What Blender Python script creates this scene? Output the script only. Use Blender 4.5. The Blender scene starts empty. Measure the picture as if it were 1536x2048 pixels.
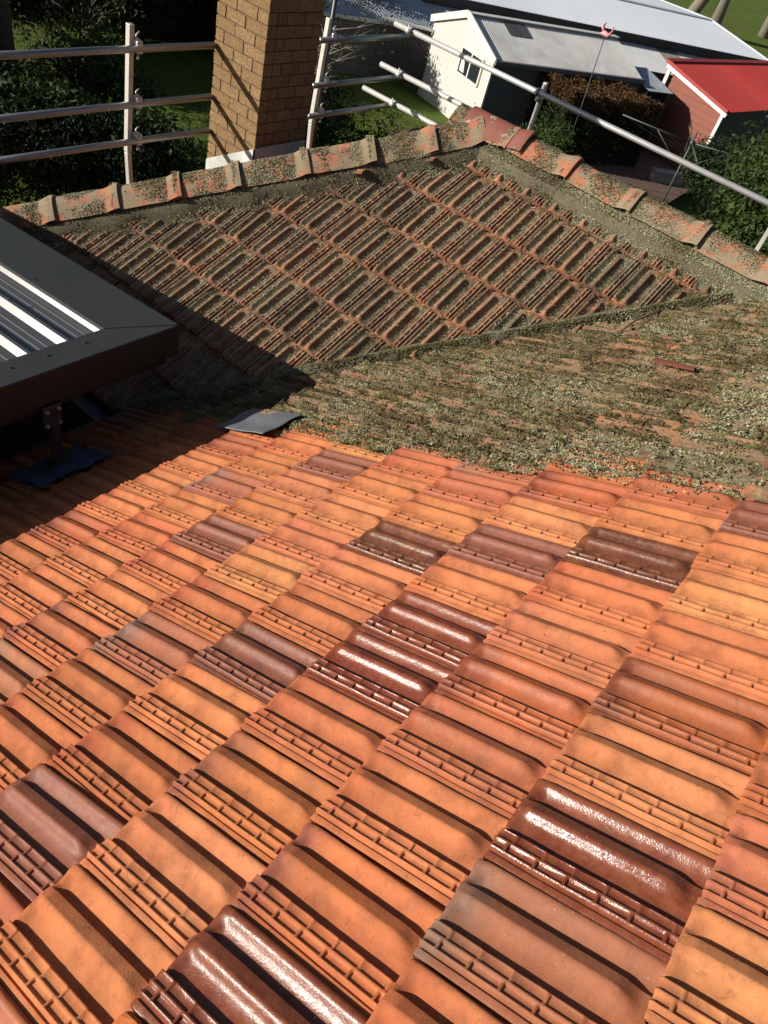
import bpy, math, random
import numpy as np
from mathutils import Vector, Matrix, Quaternion
R_ = math.radians
rng = np.random.default_rng(7)
random.seed(7)
sc = bpy.context.scene
COL = sc.collection

# ------------------------------------------------------------------ camera
cam_d = bpy.data.cameras.new('camera')
cam = bpy.data.objects.new('camera', cam_d)
COL.objects.link(cam)
cam_d.sensor_width = 36.0
cam_d.lens = 26.37
cam_d.clip_start = 0.05
cam_d.clip_end = 2000
CAM = Vector((-0.0508, -0.4953, 1.2922))
RX = Vector((0.75130, 0.61840, 0.23050))
RD = Vector((0.57466, -0.44127, -0.68923))
RF = Vector((-0.32451, 0.65028, -0.68690))
m = Matrix((RX, -RD, -RF)).transposed().to_4x4()
m.translation = CAM
cam.matrix_world = m
sc.camera = cam

# ------------------------------------------------------------------ light
LDIR = Vector((1.0, 1.13, -0.56)).normalized()
world = bpy.data.worlds.new('World')
sc.world = world
world.use_nodes = True
wn = world.node_tree.nodes
sky = wn.new('ShaderNodeTexSky')
sky.sky_type = 'NISHITA'
sky.sun_disc = False
sky.sun_elevation = math.asin(-LDIR.z)
sky.sun_rotation = math.atan2(-LDIR.x, -LDIR.y)
world.node_tree.links.new(sky.outputs[0], wn['Background'].inputs[0])
wn['Background'].inputs[1].default_value = 0.05
sun_d = bpy.data.lights.new('sun', 'SUN')
sun_d.energy = 5.0
sun_d.angle = R_(0.5)
sun_d.color = (1.0, 0.94, 0.85)
sun = bpy.data.objects.new('sun', sun_d)
sun.rotation_mode = 'QUATERNION'
sun.rotation_quaternion = LDIR.to_track_quat('-Z', 'Y')
sun.location = (-20, -20, 12)
COL.objects.link(sun)
sc.view_settings.view_transform = 'Standard'
sc.view_settings.look = 'None'
sc.view_settings.gamma = 1.0
sc.view_settings.use_curve_mapping = False
sc.view_settings.exposure = 0.38

# ------------------------------------------------------------------ constants
PHI = R_(29.019)
T = math.tan(PHI); CP = math.cos(PHI); SP = math.sin(PHI)
W = 0.21            # tile cover width
G = 0.33157         # tile gauge
Y0 = 4.6008         # plane B: z = T*(y-Y0)
XP = -17.614        # phase of the wing tiles
SPH = -7.2847
GZ = -5.0           # yard level
RIDGE_Y = 4.13
PEAK_X = -2.52

# ------------------------------------------------------------------ helpers
def mesh_np(name, v, f, smooth=False):
    v = np.asarray(v, np.float32); f = np.asarray(f, np.int32)
    me = bpy.data.meshes.new(name)
    me.vertices.add(len(v)); me.vertices.foreach_set('co', v.ravel())
    k = f.shape[1]
    me.loops.add(f.size); me.loops.foreach_set('vertex_index', f.ravel())
    me.polygons.add(len(f))
    me.polygons.foreach_set('loop_start', np.arange(0, f.size, k, dtype=np.int32))
    me.update(calc_edges=True)
    me.polygons.foreach_set('use_smooth', np.full(len(f), bool(smooth)))
    return me

def link(name, me, mats=None, parent=None, mat_world=None, label=None, cat=None, group=None, kind=None):
    o = bpy.data.objects.new(name, me)
    COL.objects.link(o)
    if mats is not None and me is not None and not me.materials:
        for x in (mats if isinstance(mats, (list, tuple)) else [mats]):
            me.materials.append(x)
    if parent is not None:
        o.parent = parent
    if mat_world is not None:
        o.matrix_local = mat_world
    if label: o['label'] = label
    if cat: o['category'] = cat
    if group: o['group'] = group
    if kind: o['kind'] = kind
    return o

class MB:
    """collects simple shapes; build() links them as one mesh"""
    def __init__(s): s.v = []; s.f = []
    def add(s, v, f):
        b = len(s.v); s.v += [tuple(map(float, p)) for p in v]; s.f += [tuple(i + b for i in q) for q in f]
    def box(s, c, size, rot=None, taper=1.0):
        c = Vector(c); hx, hy, hz = [x / 2 for x in size]
        P = []
        for z in (-1, 1):
            k = taper if z > 0 else 1.0
            for (x, y) in ((-1, -1), (1, -1), (1, 1), (-1, 1)):
                p = Vector((x * hx * k, y * hy * k, z * hz))
                if rot is not None: p = rot @ p
                P.append(c + p)
        s.add(P, [(3, 2, 1, 0), (4, 5, 6, 7), (0, 1, 5, 4), (1, 2, 6, 5), (2, 3, 7, 6), (3, 0, 4, 7)])
    def bar(s, a, b, wd, ht, up=(0, 0, 1)):
        a = Vector(a); b = Vector(b); d = (b - a); L = d.length; d.normalize()
        u = Vector(up); sd = d.cross(u)
        if sd.length < 1e-4: sd = d.cross(Vector((1, 0, 0)))
        sd.normalize(); u = sd.cross(d)
        P = []
        for q in (a, b):
            for (i, j) in ((-1, -1), (1, -1), (1, 1), (-1, 1)):
                P.append(q + sd * (i * wd / 2) + u * (j * ht / 2))
        s.add(P, [(0, 1, 2, 3), (7, 6, 5, 4), (0, 4, 5, 1), (1, 5, 6, 2), (2, 6, 7, 3), (3, 7, 4, 0)])
    def tube(s, pts, r, n=12, cap=True):
        pts = [Vector(p) for p in pts]
        rs = r if isinstance(r, (list, tuple)) else [r] * len(pts)
        rings = []
        ref = None
        for i, p in enumerate(pts):
            d = (pts[min(i + 1, len(pts) - 1)] - pts[max(i - 1, 0)]).normalized()
            if ref is None:
                ref = d.cross(Vector((0.13, 0.21, 1)))
                if ref.length < 1e-3: ref = d.cross(Vector((1, 0, 0)))
            a = (ref - d * ref.dot(d)).normalized(); ref = a
            b = d.cross(a)
            rings.append([p + (a * math.cos(2 * math.pi * k / n) + b * math.sin(2 * math.pi * k / n)) * rs[i] for k in range(n)])
        V = [q for rg in rings for q in rg]; F = []
        for i in range(len(pts) - 1):
            for k in range(n):
                F.append((i * n + k, i * n + (k + 1) % n, (i + 1) * n + (k + 1) % n, (i + 1) * n + k))
        if cap:
            F.append(tuple(reversed(range(n)))); F.append(tuple(range((len(pts) - 1) * n, len(pts) * n)))
        s.add(V, F)
    def quad(s, *p): s.add(p, [tuple(range(len(p)))])
    def build(s, name, mat, parent=None, smooth=False, bevel=0, **kw):
        me = bpy.data.meshes.new(name); me.from_pydata(s.v, [], s.f); me.update()
        if smooth: me.polygons.foreach_set('use_smooth', np.ones(len(me.polygons), bool))
        o = link(name, me, mat, parent, **kw)
        if bevel:
            md = o.modifiers.new('bevel', 'BEVEL'); md.width = bevel; md.segments = 2; md.limit_method = 'ANGLE'; md.angle_limit = R_(40)
        return o

def empty(name, loc, label=None, cat=None, group=None, parent=None):
    o = link(name, None, None, parent, None, label, cat, group)
    o.location = loc
    o.empty_display_size = 0.2
    return o

# value noise
_perm = rng.random((64, 64, 64)).astype(np.float32)
def noise3(p, sc_):
    q = np.asarray(p, float) * sc_ + 100.3
    i = np.floor(q).astype(int); fr = q - i; fr = fr * fr * (3 - 2 * fr)
    out = 0
    for dx in (0, 1):
        for dy in (0, 1):
            for dz in (0, 1):
                wgt = (fr[:, 0] if dx else 1 - fr[:, 0]) * (fr[:, 1] if dy else 1 - fr[:, 1]) * (fr[:, 2] if dz else 1 - fr[:, 2])
                out = out + wgt * _perm[(i[:, 0] + dx) % 64, (i[:, 1] + dy) % 64, (i[:, 2] + dz) % 64]
    return out
def fbm(p, s, o=3):
    r = 0; a = .5
    for k in range(o): r = r + a * noise3(p, s * 2 ** k); a *= .5
    return r / (1 - .5 ** o)

# ------------------------------------------------------------------ materials
class NT:
    def __init__(s, name):
        s.m = bpy.data.materials.new(name); s.m.use_nodes = True
        s.t = s.m.node_tree; s.n = s.t.nodes; s.b = s.n['Principled BSDF']
    def node(s, typ, **kw):
        n = s.n.new(typ)
        for k, v in kw.items(): setattr(n, k, v)
        return n
    def lk(s, a, b): s.t.links.new(a, b)
    def coord(s, kind='Object'): return s.node('ShaderNodeTexCoord').outputs[kind]
    def noise(s, scale, detail=3, rough=.55, vec=None, dist=0):
        n = s.node('ShaderNodeTexNoise'); n.inputs['Scale'].default_value = scale; n.inputs['Detail'].default_value = detail
        n.inputs['Roughness'].default_value = rough; n.inputs['Distortion'].default_value = dist
        if vec is not None: s.lk(vec, n.inputs['Vector'])
        return n.outputs['Fac']
    def ramp(s, fac, stops):
        n = s.node('ShaderNodeValToRGB'); e = n.color_ramp.elements
        while len(e) < len(stops): e.new(.5)
        for x, (p, c) in zip(e, stops):
            x.position = p; x.color = c if len(c) == 4 else (*c, 1)
        s.lk(fac, n.inputs[0]); return n.outputs[0]
    def mix(s, fac, a, b, mode='MIX'):
        n = s.node('ShaderNodeMix', data_type='RGBA', blend_type=mode)
        for sock, v in ((n.inputs[0], fac), (n.inputs[6], a), (n.inputs[7], b)):
            if isinstance(v, (int, float)): sock.default_value = v
            elif isinstance(v, tuple): sock.default_value = v if len(v) == 4 else (*v, 1)
            else: s.lk(v, sock)
        return n.outputs[2]
    def math(s, op, a, b=None, c=None):
        n = s.node('ShaderNodeMath', operation=op)
        for k, v in enumerate((a, b, c)):
            if v is None: continue
            if isinstance(v, (int, float)): n.inputs[k].default_value = v
            else: s.lk(v, n.inputs[k])
        return n.outputs[0]
    def set(s, name, v):
        i = s.b.inputs[name]
        if isinstance(v, (int, float)): i.default_value = v
        elif isinstance(v, tuple): i.default_value = v if len(v) == 4 else (*v, 1)
        else: s.lk(v, i)
    def bump(s, h, strength=.3, dist=.01):
        n = s.node('ShaderNodeBump'); n.inputs['Strength'].default_value = strength; n.inputs['Distance'].default_value = dist
        s.lk(h, n.inputs['Height']); s.lk(n.outputs[0], s.b.inputs['Normal'])

def simple(name, col, rough=.6, metal=0, var=.15, scale=20, bump=.1, spec=.5, dirt=0):
    t = NT(name); co = t.coord()
    nz = t.noise(scale, 4, .6, co)
    c = t.mix(nz, tuple(x * (1 - var) for x in col), tuple(min(1, x * (1 + var)) for x in col))
    if dirt:
        d = t.ramp(t.noise(scale * .17, 5, .65, co), [(.45, (0, 0, 0)), (.7, (1, 1, 1))])
        c = t.mix(t.math('MULTIPLY', d, dirt), c, (.06, .05, .035))
    t.set('Base Color', c); t.set('Roughness', rough); t.set('Metallic', metal); t.set('Specular IOR Level', spec)
    if bump: t.bump(t.noise(scale * 4, 4, .6, co), bump, .005)
    return t.m

def terracotta(name, weathered=False):
    t = NT(name)
    co = t.coord()
    A = lambda nm: t.node('ShaderNodeAttribute', attribute_type='OBJECT', attribute_name=nm)
    oi = t.node('ShaderNodeObjectInfo')
    off = t.node('ShaderNodeVectorMath', operation='MULTIPLY_ADD')
    cmb = t.node('ShaderNodeCombineXYZ'); 
    for k in range(3): t.lk(t.math('MULTIPLY', oi.outputs['Random'], 7.0 + 3 * k), cmb.inputs[k])
    add = t.node('ShaderNodeVectorMath', operation='ADD'); t.lk(co, add.inputs[0]); t.lk(cmb.outputs[0], add.inputs[1])
    p = add.outputs[0]
    sep = t.node('ShaderNodeSeparateXYZ'); t.lk(co, sep.inputs[0])
    if weathered:
        c1 = c2 = None
        base = t.mix(t.noise(9, 3, .6, p), (.27, .10, .048), (.50, .215, .10))
        gl = 0.0
    else:
        grad = t.math('ADD', t.math('MULTIPLY', sep.outputs[0], 5.2), t.math('MULTIPLY', t.noise(7, 2, .5, p), .9))
        gf = t.ramp(grad, [(.50, (0, 0, 0)), (1.0, (1, 1, 1))])
        base = t.mix(gf, A('c1').outputs['Color'], A('c2').outputs['Color'])
        # the edges of the kiln flash wander from tile to tile
        base = t.mix(t.math('MULTIPLY', t.ramp(t.noise(4.5, 3, .6, p), [(.35, (0, 0, 0)), (.75, (1, 1, 1))]), .35), base, A('c1').outputs['Color'])
        gl = A('glaze').outputs['Fac']
    # fine mottling
    mot = t.noise(55, 4, .65, p)
    base = t.mix(t.math('MULTIPLY', t.math('SUBTRACT', mot, .35), .75), base, t.mix(.5, base, (.66, .26, .095)))
    base = t.mix(t.ramp(t.noise(14, 4, .6, p), [(.44, (0, 0, 0)), (.70, (.65, .65, .65))]), base, (.25, .080, .038))
    # dark pin pits and soot flecks
    vor = t.node('ShaderNodeTexVoronoi'); vor.inputs['Scale'].default_value = 230; t.lk(p, vor.inputs['Vector'])
    pit = t.ramp(vor.outputs['Distance'], [(.0, (1, 1, 1)), (.11, (1, 1, 1)), (.22, (0, 0, 0))])
    gate = t.ramp(t.noise(30, 3, .6, p), [(.47, (0, 0, 0)), (.60, (1, 1, 1))])
    pitm = t.math('MULTIPLY', t.math('MULTIPLY', pit, gate), .7)
    base = t.mix(pitm, base, (.06, .03, .018))
    # pale specks of young lichen
    v2 = t.node('ShaderNodeTexVoronoi'); v2.inputs['Scale'].default_value = 75; t.lk(p, v2.inputs['Vector'])
    spk = t.math('MULTIPLY', t.ramp(v2.outputs['Distance'], [(.0, (1, 1, 1)), (.10, (1, 1, 1)), (.17, (0, 0, 0))]), t.ramp(t.noise(13, 3, .6, p), [(.55, (0, 0, 0)), (.66, (1, 1, 1))]))
    base = t.mix(t.math('MULTIPLY', spk, .55), base, (.50, .36, .22))
    # scuffs and sooty patches
    scf = t.ramp(t.noise(22, 7, .78, p, 1.5), [(.57, (0, 0, 0)), (.66, (1, 1, 1))])
    base = t.mix(t.math('MULTIPLY', scf, .42), base, (.12, .060, .034))
    # grey-brown grime that settles low on the tile
    gr = t.ramp(t.noise(6.5, 6, .72, p), [(.52, (0, 0, 0)), (.78, (1, 1, 1))])
    base = t.mix(t.math('MULTIPLY', gr, .46), base, (.15, .080, .045))
    if weathered:
        blk = t.ramp(t.noise(11, 6, .7, p), [(.33, (0, 0, 0)), (.52, (1, 1, 1))])
        base = t.mix(t.math('MULTIPLY', blk, t.math('ADD', .40, t.math('MULTIPLY', oi.outputs['Random'], .55))), base, (.066, .042, .030))
        # crust that has filled the flutes
        lu = t.math('DIVIDE', sep.outputs[1], W)
        pan = t.ramp(lu, [(.31, (.34, .34, .34)), (.345, (1, 1, 1)), (.47, (1, 1, 1)), (.53, (.22, .22, .22)), (.70, (.22, .22, .22)), (.735, (1, 1, 1)), (.86, (1, 1, 1)), (.93, (.35, .35, .35))])
        if weathered == 2: pan = t.mix(.55, pan, (1, 1, 1))
        lic = t.ramp(t.noise(9, 6, .72, p), [(.36, (0, 0, 0)), (.50, (1, 1, 1))])
        lcol = t.mix(t.noise(140, 3, .6, p), (.12, .114, .064), (.52, .495, .33)) if weathered == 1 else t.mix(t.ramp(t.noise(95, 5, .7, p), [(.38, (0, 0, 0)), (.66, (1, 1, 1))]), (.045, .040, .018), (.30, .27, .155))
        pan = t.mix(1.0, pan, t.ramp(sep.outputs[0], [(.006, (.05, .05, .05)), (.034, (1, 1, 1))]), 'MULTIPLY')
        rnd2 = t.math('FRACT', t.math('MULTIPLY', oi.outputs['Random'], 7.31))
        base = t.mix(t.math('MULTIPLY', t.math('MULTIPLY', lic, pan), t.math('ADD', .62, t.math('MULTIPLY', rnd2, .36))), base, lcol)
        rough = .92
    else:
        rn = t.math('MULTIPLY', t.math('SUBTRACT', t.noise(40, 4, .6, p), .5), .35)
        rough = t.math('ADD', t.math('SUBTRACT', .86, t.math('MULTIPLY', gl, .60)), rn)
        sp = t.math('ADD', .10, t.math('MULTIPLY', gl, .32)); t.set('Specular IOR Level', sp)
    t.set('Base Color', base); t.set('Roughness', rough)
    bh = t.math('ADD', t.math('MULTIPLY', t.noise(60, 5, .65, p), .55), t.math('MULTIPLY', pitm, -.5))
    bh = t.math('ADD', bh, t.math('MULTIPLY', t.noise(260, 2, .5, p), .25))
    t.bump(bh, .38 if not weathered else .7, .004)
    return t.m

M = {}
M['tile'] = terracotta('terracotta_clean')
M['tile_old'] = terracotta('terracotta_weathered', 1)
M['tile_moss'] = terracotta('terracotta_mossed', 2)

def vcol_mat(name, rough=.95, bump=.5, scale=300, trans=0):
    t = NT(name)
    a = t.node('ShaderNodeAttribute', attribute_type='GEOMETRY', attribute_name='Col')
    co = t.coord()
    c = t.mix(t.math('MULTIPLY', t.noise(scale, 3, .6, co), .5), a.outputs['Color'], t.mix(.6, a.outputs['Color'], (.03, .03, .015)))
    t.set('Base Color', c); t.set('Roughness', rough); t.set('Specular IOR Level', .15)
    if trans:
        tr = t.node('ShaderNodeBsdfTranslucent'); t.lk(c, tr.inputs[0])
        ms = t.node('ShaderNodeMixShader'); ms.inputs[0].default_value = trans
        t.lk(t.b.outputs[0], ms.inputs[1]); t.lk(tr.outputs[0], ms.inputs[2])
        t.lk(ms.outputs[0], t.n['Material Output'].inputs[0])
    return t.m
M['lichen'] = vcol_mat('lichen')
M['leaf'] = vcol_mat('leaf', .5, trans=.3, scale=30)
M['mortar'] = simple('mortar', (.125, .110, .068), .95, var=.35, scale=30, bump=.5, dirt=.6)
M['deck'] = simple('roof_underlay', (.05, .03, .02), .95)

def cap_mat():
    t = NT('ridge_cap_terracotta'); co = t.coord('Object')
    geo = t.node('ShaderNodeNewGeometry'); p = geo.outputs['Position']
    base = t.mix(t.noise(10, 4, .6, p), (.36, .125, .066), (.50, .19, .095))
    blk = t.ramp(t.noise(16, 6, .7, p), [(.42, (0, 0, 0)), (.62, (1, 1, 1))])
    base = t.mix(t.math('MULTIPLY', blk, .55), base, (.13, .06, .04))
    lic = t.ramp(t.noise(9, 7, .75, p), [(.43, (0, 0, 0)), (.52, (1, 1, 1))])
    lc = t.mix(t.noise(150, 2, .5, p), (.09, .085, .05), (.34, .33, .22))
    base = t.mix(t.math('MULTIPLY', lic, .8), base, lc)
    t.set('Base Color', base); t.set('Roughness', .92); t.bump(t.noise(120, 5, .65, p), .6, .004)
    return t.m
M['cap'] = cap_mat()

def brick_mat():
    t = NT('tan_face_brick'); co = t.coord()
    geo = t.node('ShaderNodeNewGeometry'); p = geo.outputs['Position']
    oi = t.node('ShaderNodeObjectInfo')
    base = t.mix(oi.outputs['Random'], (.37, .225, .10), (.53, .34, .165))
    base = t.mix(t.ramp(t.noise(70, 4, .7, p), [(.35, (0, 0, 0)), (.62, (1, 1, 1))]), base, (.22, .125, .05))
    base = t.mix(t.math('MULTIPLY', t.noise(12, 4, .6, p), .3), base, (.10, .06, .03))
    t.set('Base Color', base); t.set('Roughness', .9)
    mp = t.node('ShaderNodeMapping'); mp.inputs['Scale'].default_value = (60, 60, 150); t.lk(p, mp.inputs[0])
    t.bump(t.noise(1, 4, .7, mp.outputs[0]), 1.0, .012)
    return t.m
M['brick'] = brick_mat()
M['brick_mortar'] = simple('brick_mortar', (.10, .07, .042), .95, var=.3, scale=40, bump=.4)
M['white_lead'] = simple('white_flashing', (.62, .62, .60), .5, var=.12, scale=14, bump=.15, dirt=.35)
M['alu'] = simple('scaffold_aluminium', (.36, .35, .35), .40, .9, var=.12, scale=18, bump=.08, dirt=.25)
M['galv'] = simple('galvanised_steel', (.60, .59, .57), .5, .55, var=.12, scale=30, bump=.08, dirt=.15)
M['post'] = simple('scaffold_post', (.58, .55, .50), .5, .35, var=.1, scale=20, bump=.06, dirt=.2)
M['dark_steel'] = simple('dark_clamp_steel', (.10, .10, .10), .5, .7)
M['colorbond'] = simple('monument_grey_steel', (.031, .032, .031), .40, 0, var=.10, scale=9, bump=.02, dirt=.12)
M['sheet'] = simple('woodland_grey_sheet', (.075, .075, .078), .36, .15, var=.06, scale=9, bump=.02, spec=1.0)
M['lead'] = simple('grey_lead_sheet', (.17, .18, .195), .55, .3, var=.35, scale=18, bump=.25, dirt=.3)
M['blue_sheet'] = simple('blue_flashing', (.05, .09, .17), .6, 0, var=.15, scale=12)
M['rubber'] = simple('black_rubber', (.012, .012, .012), .6)
M['bark'] = simple('bark', (.075, .055, .04), .95, var=.4, scale=12, bump=.8)
M['bark_pale'] = simple('bark_pale', (.22, .19, .15), .95, var=.4, scale=8, bump=.8)
M['twig'] = simple('dry_twig', (.16, .10, .06), .9, var=.3, scale=60)
M['cream'] = simple('cream_steel_cladding', (.64, .61, .55), .5, 0, var=.05, scale=5, bump=.02, dirt=.12)
M['cream_trim'] = simple('cream_trim', (.70, .66, .58), .45, 0, var=.05, scale=5, bump=.02)
M['zinc'] = simple('zincalume_sheet', (.66, .64, .61), .48, .1, var=.10, scale=6, bump=.03, dirt=.30)
M['zinc_blue'] = simple('weathered_blue_zinc', (.42, .45, .50), .35, .5, var=.18, scale=3, bump=.03, dirt=.25)
M['zinc_white'] = simple('white_galvanised_roof', (.50, .53, .57), .45, .1, var=.05, scale=1.2, bump=.02, dirt=.06)
M['fibre'] = simple('fibreglass_sheet', (.20, .19, .165), .6, 0, var=.4, scale=6, bump=.1, dirt=.6)
M['zinc_grey'] = simple('grey_galvanised_roof', (.55, .56, .56), .5, .1, var=.09, scale=2, bump=.03, dirt=.18)
M['dark_wall'] = simple('dark_shed_wall', (.045, .045, .048), .7, 0, var=.2, scale=4)
M['grey_wall'] = simple('grey_shed_wall', (.12, .12, .125), .7, 0, var=.15, scale=4)
M['glass'] = simple('window_glass', (.02, .025, .03), .08, 0, var=.1, scale=4, bump=0, spec=.9)
M['curtain'] = simple('net_curtain', (.55, .55, .52), .9, var=.3, scale=40)
M['red_roof'] = simple('red_steel_roof', (.34, .036, .030), .55, 0, var=.08, scale=3, bump=.02, dirt=.05)
M['timber'] = simple('red_brown_weatherboard', (.24, .075, .045), .75, 0, var=.18, scale=7, bump=.2, dirt=.15)
M['white'] = simple('white_paint', (.72, .70, .66), .5, var=.06, scale=6, bump=.03)
M['plastic'] = simple('white_plastic', (.72, .73, .74), .4, var=.05)
M['pink'] = simple('pink_plastic', (.70, .28, .32), .5, var=.2, scale=30)
M['old_timber'] = simple('old_black_timber', (.05, .045, .04), .95, var=.4, scale=10, bump=.6)
M['green_pipe'] = simple('green_painted_pipe', (.07, .09, .065), .5, .1, var=.2, scale=30)
M['dark_pole'] = simple('dark_pole', (.03, .03, .03), .5)
M['block'] = simple('rendered_wall', (.28, .27, .25), .9, var=.15, scale=6, bump=.2, dirt=.3)
M['blue_cap'] = simple('blue_grey_cap', (.16, .20, .27), .5, 0, var=.1)
M['house_wall'] = simple('house_brick_wall', (.26, .12, .07), .9, var=.2, scale=12)

def ground_mat():
    t = NT('lawn_and_yard'); geo = t.node('ShaderNodeNewGeometry'); p = geo.outputs['Position']
    g = t.mix(t.noise(2.2, 5, .65, p), (.075, .125, .022), (.16, .22, .045))
    g = t.mix(t.ramp(t.noise(.35, 4, .6, p), [(.52, (0, 0, 0)), (.66, (1, 1, 1))]), g, (.14, .115, .05))
    t.set('Base Color', g); t.set('Roughness', .95); t.set('Specular IOR Level', .1)
    t.bump(t.noise(18, 5, .75, p), 1.0, .08)
    return t.m
M['ground'] = ground_mat()
M['paving'] = simple('brick_paving', (.13, .075, .055), .9, var=.35, scale=3, bump=.4)

# ------------------------------------------------------------------ tile profile
_U = [-.012, 0, .045, .052, .066, .074, .085, .097, .109, .118, .126, .165, .172, .182, .194, .206, .215, .224, .285, .293, .303, .316,
      .345, .38, .42, .455, .485, .505, .52, .535, .55, .565, .58, .59, .60, .615, .65, .68, .70, .714, .735, .765, .795, .82, .845, .865, .88, .895, .91, .925, .94, .96, .975, .988, 1.02, 1.07]
_H = [13.5, 15, 16, 12.0, 12.0, 17, 21.2, 22.6, 21.2, 17.8, 17.0, 17.0, 18.2, 21.5, 22.6, 21.5, 17.8, 17.2, 17.6, 19.4, 18.8, 5,
      3.8, 4.0, 5.0, 6.8, 9.0, 11.2, 13.6, 16.4, 19.2, 21.2, 22.4, 22.8, 22.5, 21.4, 19.0, 16.8, 15.2, 2, .6, .8, 2.4, 4.8, 7.8, 10.8, 13.5, 15.8, 17.4, 18.2, 18.2, 17.0, 13, 6, 3, 2]
_U = np.array(_U); _H = np.array(_H) / 1000
_H = np.where((_U > .31) & (_U < .965), _H * 1.15, _H)
BARS = [.030 + .0565 * k for k in range(7)]
def smst(a, b, x):
    x = np.clip((x - a) / (b - a), 0, 1); return x * x * (3 - 2 * x)
def hfun(s, t, bars=True):
    u = t / W
    h = np.interp(u, _U, _H)
    # rolls and flutes both run out to a gently waved lip at the nose
    nose = (1 - smst(.004, .032, s)) * smst(.306, .335, u)
    hn = np.interp(u, [.30, .32, .38, .52, .60, .70, .76, .90, .955, .985, 1.02], [9, 9.5, 10.5, 15, 17.5, 14, 10, 16, 16, 7, 3]) / 1000
    h = h + nose * (hn - h)
    # the middle roll ends rounded just before the head
    e = smst(G - .052, G - .012, s)
    inroll = smst(.40, .50, u) * (1 - smst(.70, .714, u))
    h = h * (1 - e * inroll) + .009 * e * inroll
    if bars:
        for i, (lo, hi, sh) in enumerate(((.097, .194, 0), (.194, .296, .007))):
            m = (u >= lo) & (u <= hi)
            b = np.zeros_like(s)
            for c in BARS: b = np.maximum(b, 1 - smst(.0016, .0048, np.abs(s - c - sh)))
            h = np.where(m, np.maximum(h, .0165 + b * (.0052 if i == 0 else .0042)), h)
    h = h - .0028 * (1 - smst(0, .005, s))
    return h
REL = 1.5; LIFT = .026; DROP = .038; TL = G + .06
def tile_top(s, t, bars=True, rel=1.0):
    return hfun(s, t, bars) * rel + LIFT * (1 + (rel - 1) * .75) * (1 - s / G) - DROP - .012 * (rel - 1)

def make_tile(name, detail, seed):
    r = np.random.default_rng(seed)
    if detail == 2:
        ss = [0, .002, .005, .012, .020, .028, .040, .09, .15, .21, G - .055, G - .045, G - .036, G - .027, G - .019, G - .011, G, TL]
        for c in BARS:
            for sh in (0, .007):
                ss += [c + sh + d for d in (-.0046, -.0018, .0018, .0046)]
        tt = list(_U * W) + [(_U[i] + _U[i + 1]) / 2 * W for i in range(22, len(_U) - 3, 3)]
    elif detail == 1:
        ss = [0, .004, .014, .026, .042, .10, .17, .24, G - .05, G - .035, G - .02, G - .008, TL]
        for c in BARS[:5]:
            ss += [c - .005, c - .002, c + .002, c + .005]
        tt = list(_U * W)
    else:
        ss = [0, .006, .03, .10, .22, G - .045, G - .012, TL]
        tt = [u * W for u in (-.012, .045, .055, .097, .12, .165, .194, .22, .303, .316, .38, .45, .50, .55, .60, .70, .72, .78, .84, .90, .94, .97, .985, 1.02)]
    ss = np.unique(np.round([x for x in ss if 0 <= x <= TL], 5)); tt = np.unique(np.round(tt, 6))
    S, TT = np.meshgrid(ss, tt, indexing='ij')
    H = tile_top(S, TT, detail > 0, REL if detail < 2 else 1.0)
    if detail < 2: H = H - .008 * smst(.82, .95, TT / W) + .004 * (TT / W < .31)
    pts = np.stack([S, TT, np.zeros_like(S)], -1).reshape(-1, 3)
    wob = (fbm(pts + seed * 3.1, 9, 2) - .5) * .0036 + (fbm(pts + seed, 34, 2) - .5) * .0018
    H = H + wob.reshape(H.shape)
    ed = (fbm(np.stack([np.full(len(tt), seed * 2.), tt, tt * 0], -1), 40, 2) - .5) * .006
    S2 = S + (1 - smst(0, .03, S)) * ed[None, :]
    ns, nt = S.shape
    V = np.stack([S2, TT, H], -1).reshape(-1, 3).tolist()
    F = []
    idx = lambda i, j: i * nt + j
    for i in range(ns - 1):
        for j in range(nt - 1):
            F.append((idx(i, j), idx(i + 1, j), idx(i + 1, j + 1), idx(i, j + 1)))
    b = len(V)                                   # nose face
    for j in range(nt): V.append((V[j][0] + .003, V[j][1], V[j][2] - (.0235 if detail == 2 else .033) - .003 * (seed % 3 == 1)))
    for j in range(nt - 1): F.append((b + j, j, j + 1, b + j + 1))
    b2 = len(V)                                  # lip face
    for i in range(ns): V.append((V[idx(i, 0)][0], V[idx(i, 0)][1] + .002, V[idx(i, 0)][2] - .010))
    for i in range(ns - 1): F.append((idx(i, 0), b2 + i, b2 + i + 1, idx(i + 1, 0)))
    me = mesh_np(name, V, F, True)
    me.set_sharp_from_angle(angle=R_(52))
    return me, np.array(V), np.array(F)

TILE_HI = [make_tile('roof_tile_mesh', 2, k) for k in range(4)]
TILE_MD = [make_tile('roof_tile_mesh_worn', 1, k) for k in range(4)]
TILE_LO = [make_tile('roof_tile_mesh_plain', 0, k) for k in range(3)]
for q in TILE_HI: q[0].materials.append(M['tile'])
for q in TILE_MD: q[0].materials.append(M['tile_old'])
TILE_MS = [make_tile('roof_tile_mesh_mossed', 1, k) for k in range(3)]
for q in TILE_MS: q[0].materials.append(M['tile_moss'])

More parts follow.
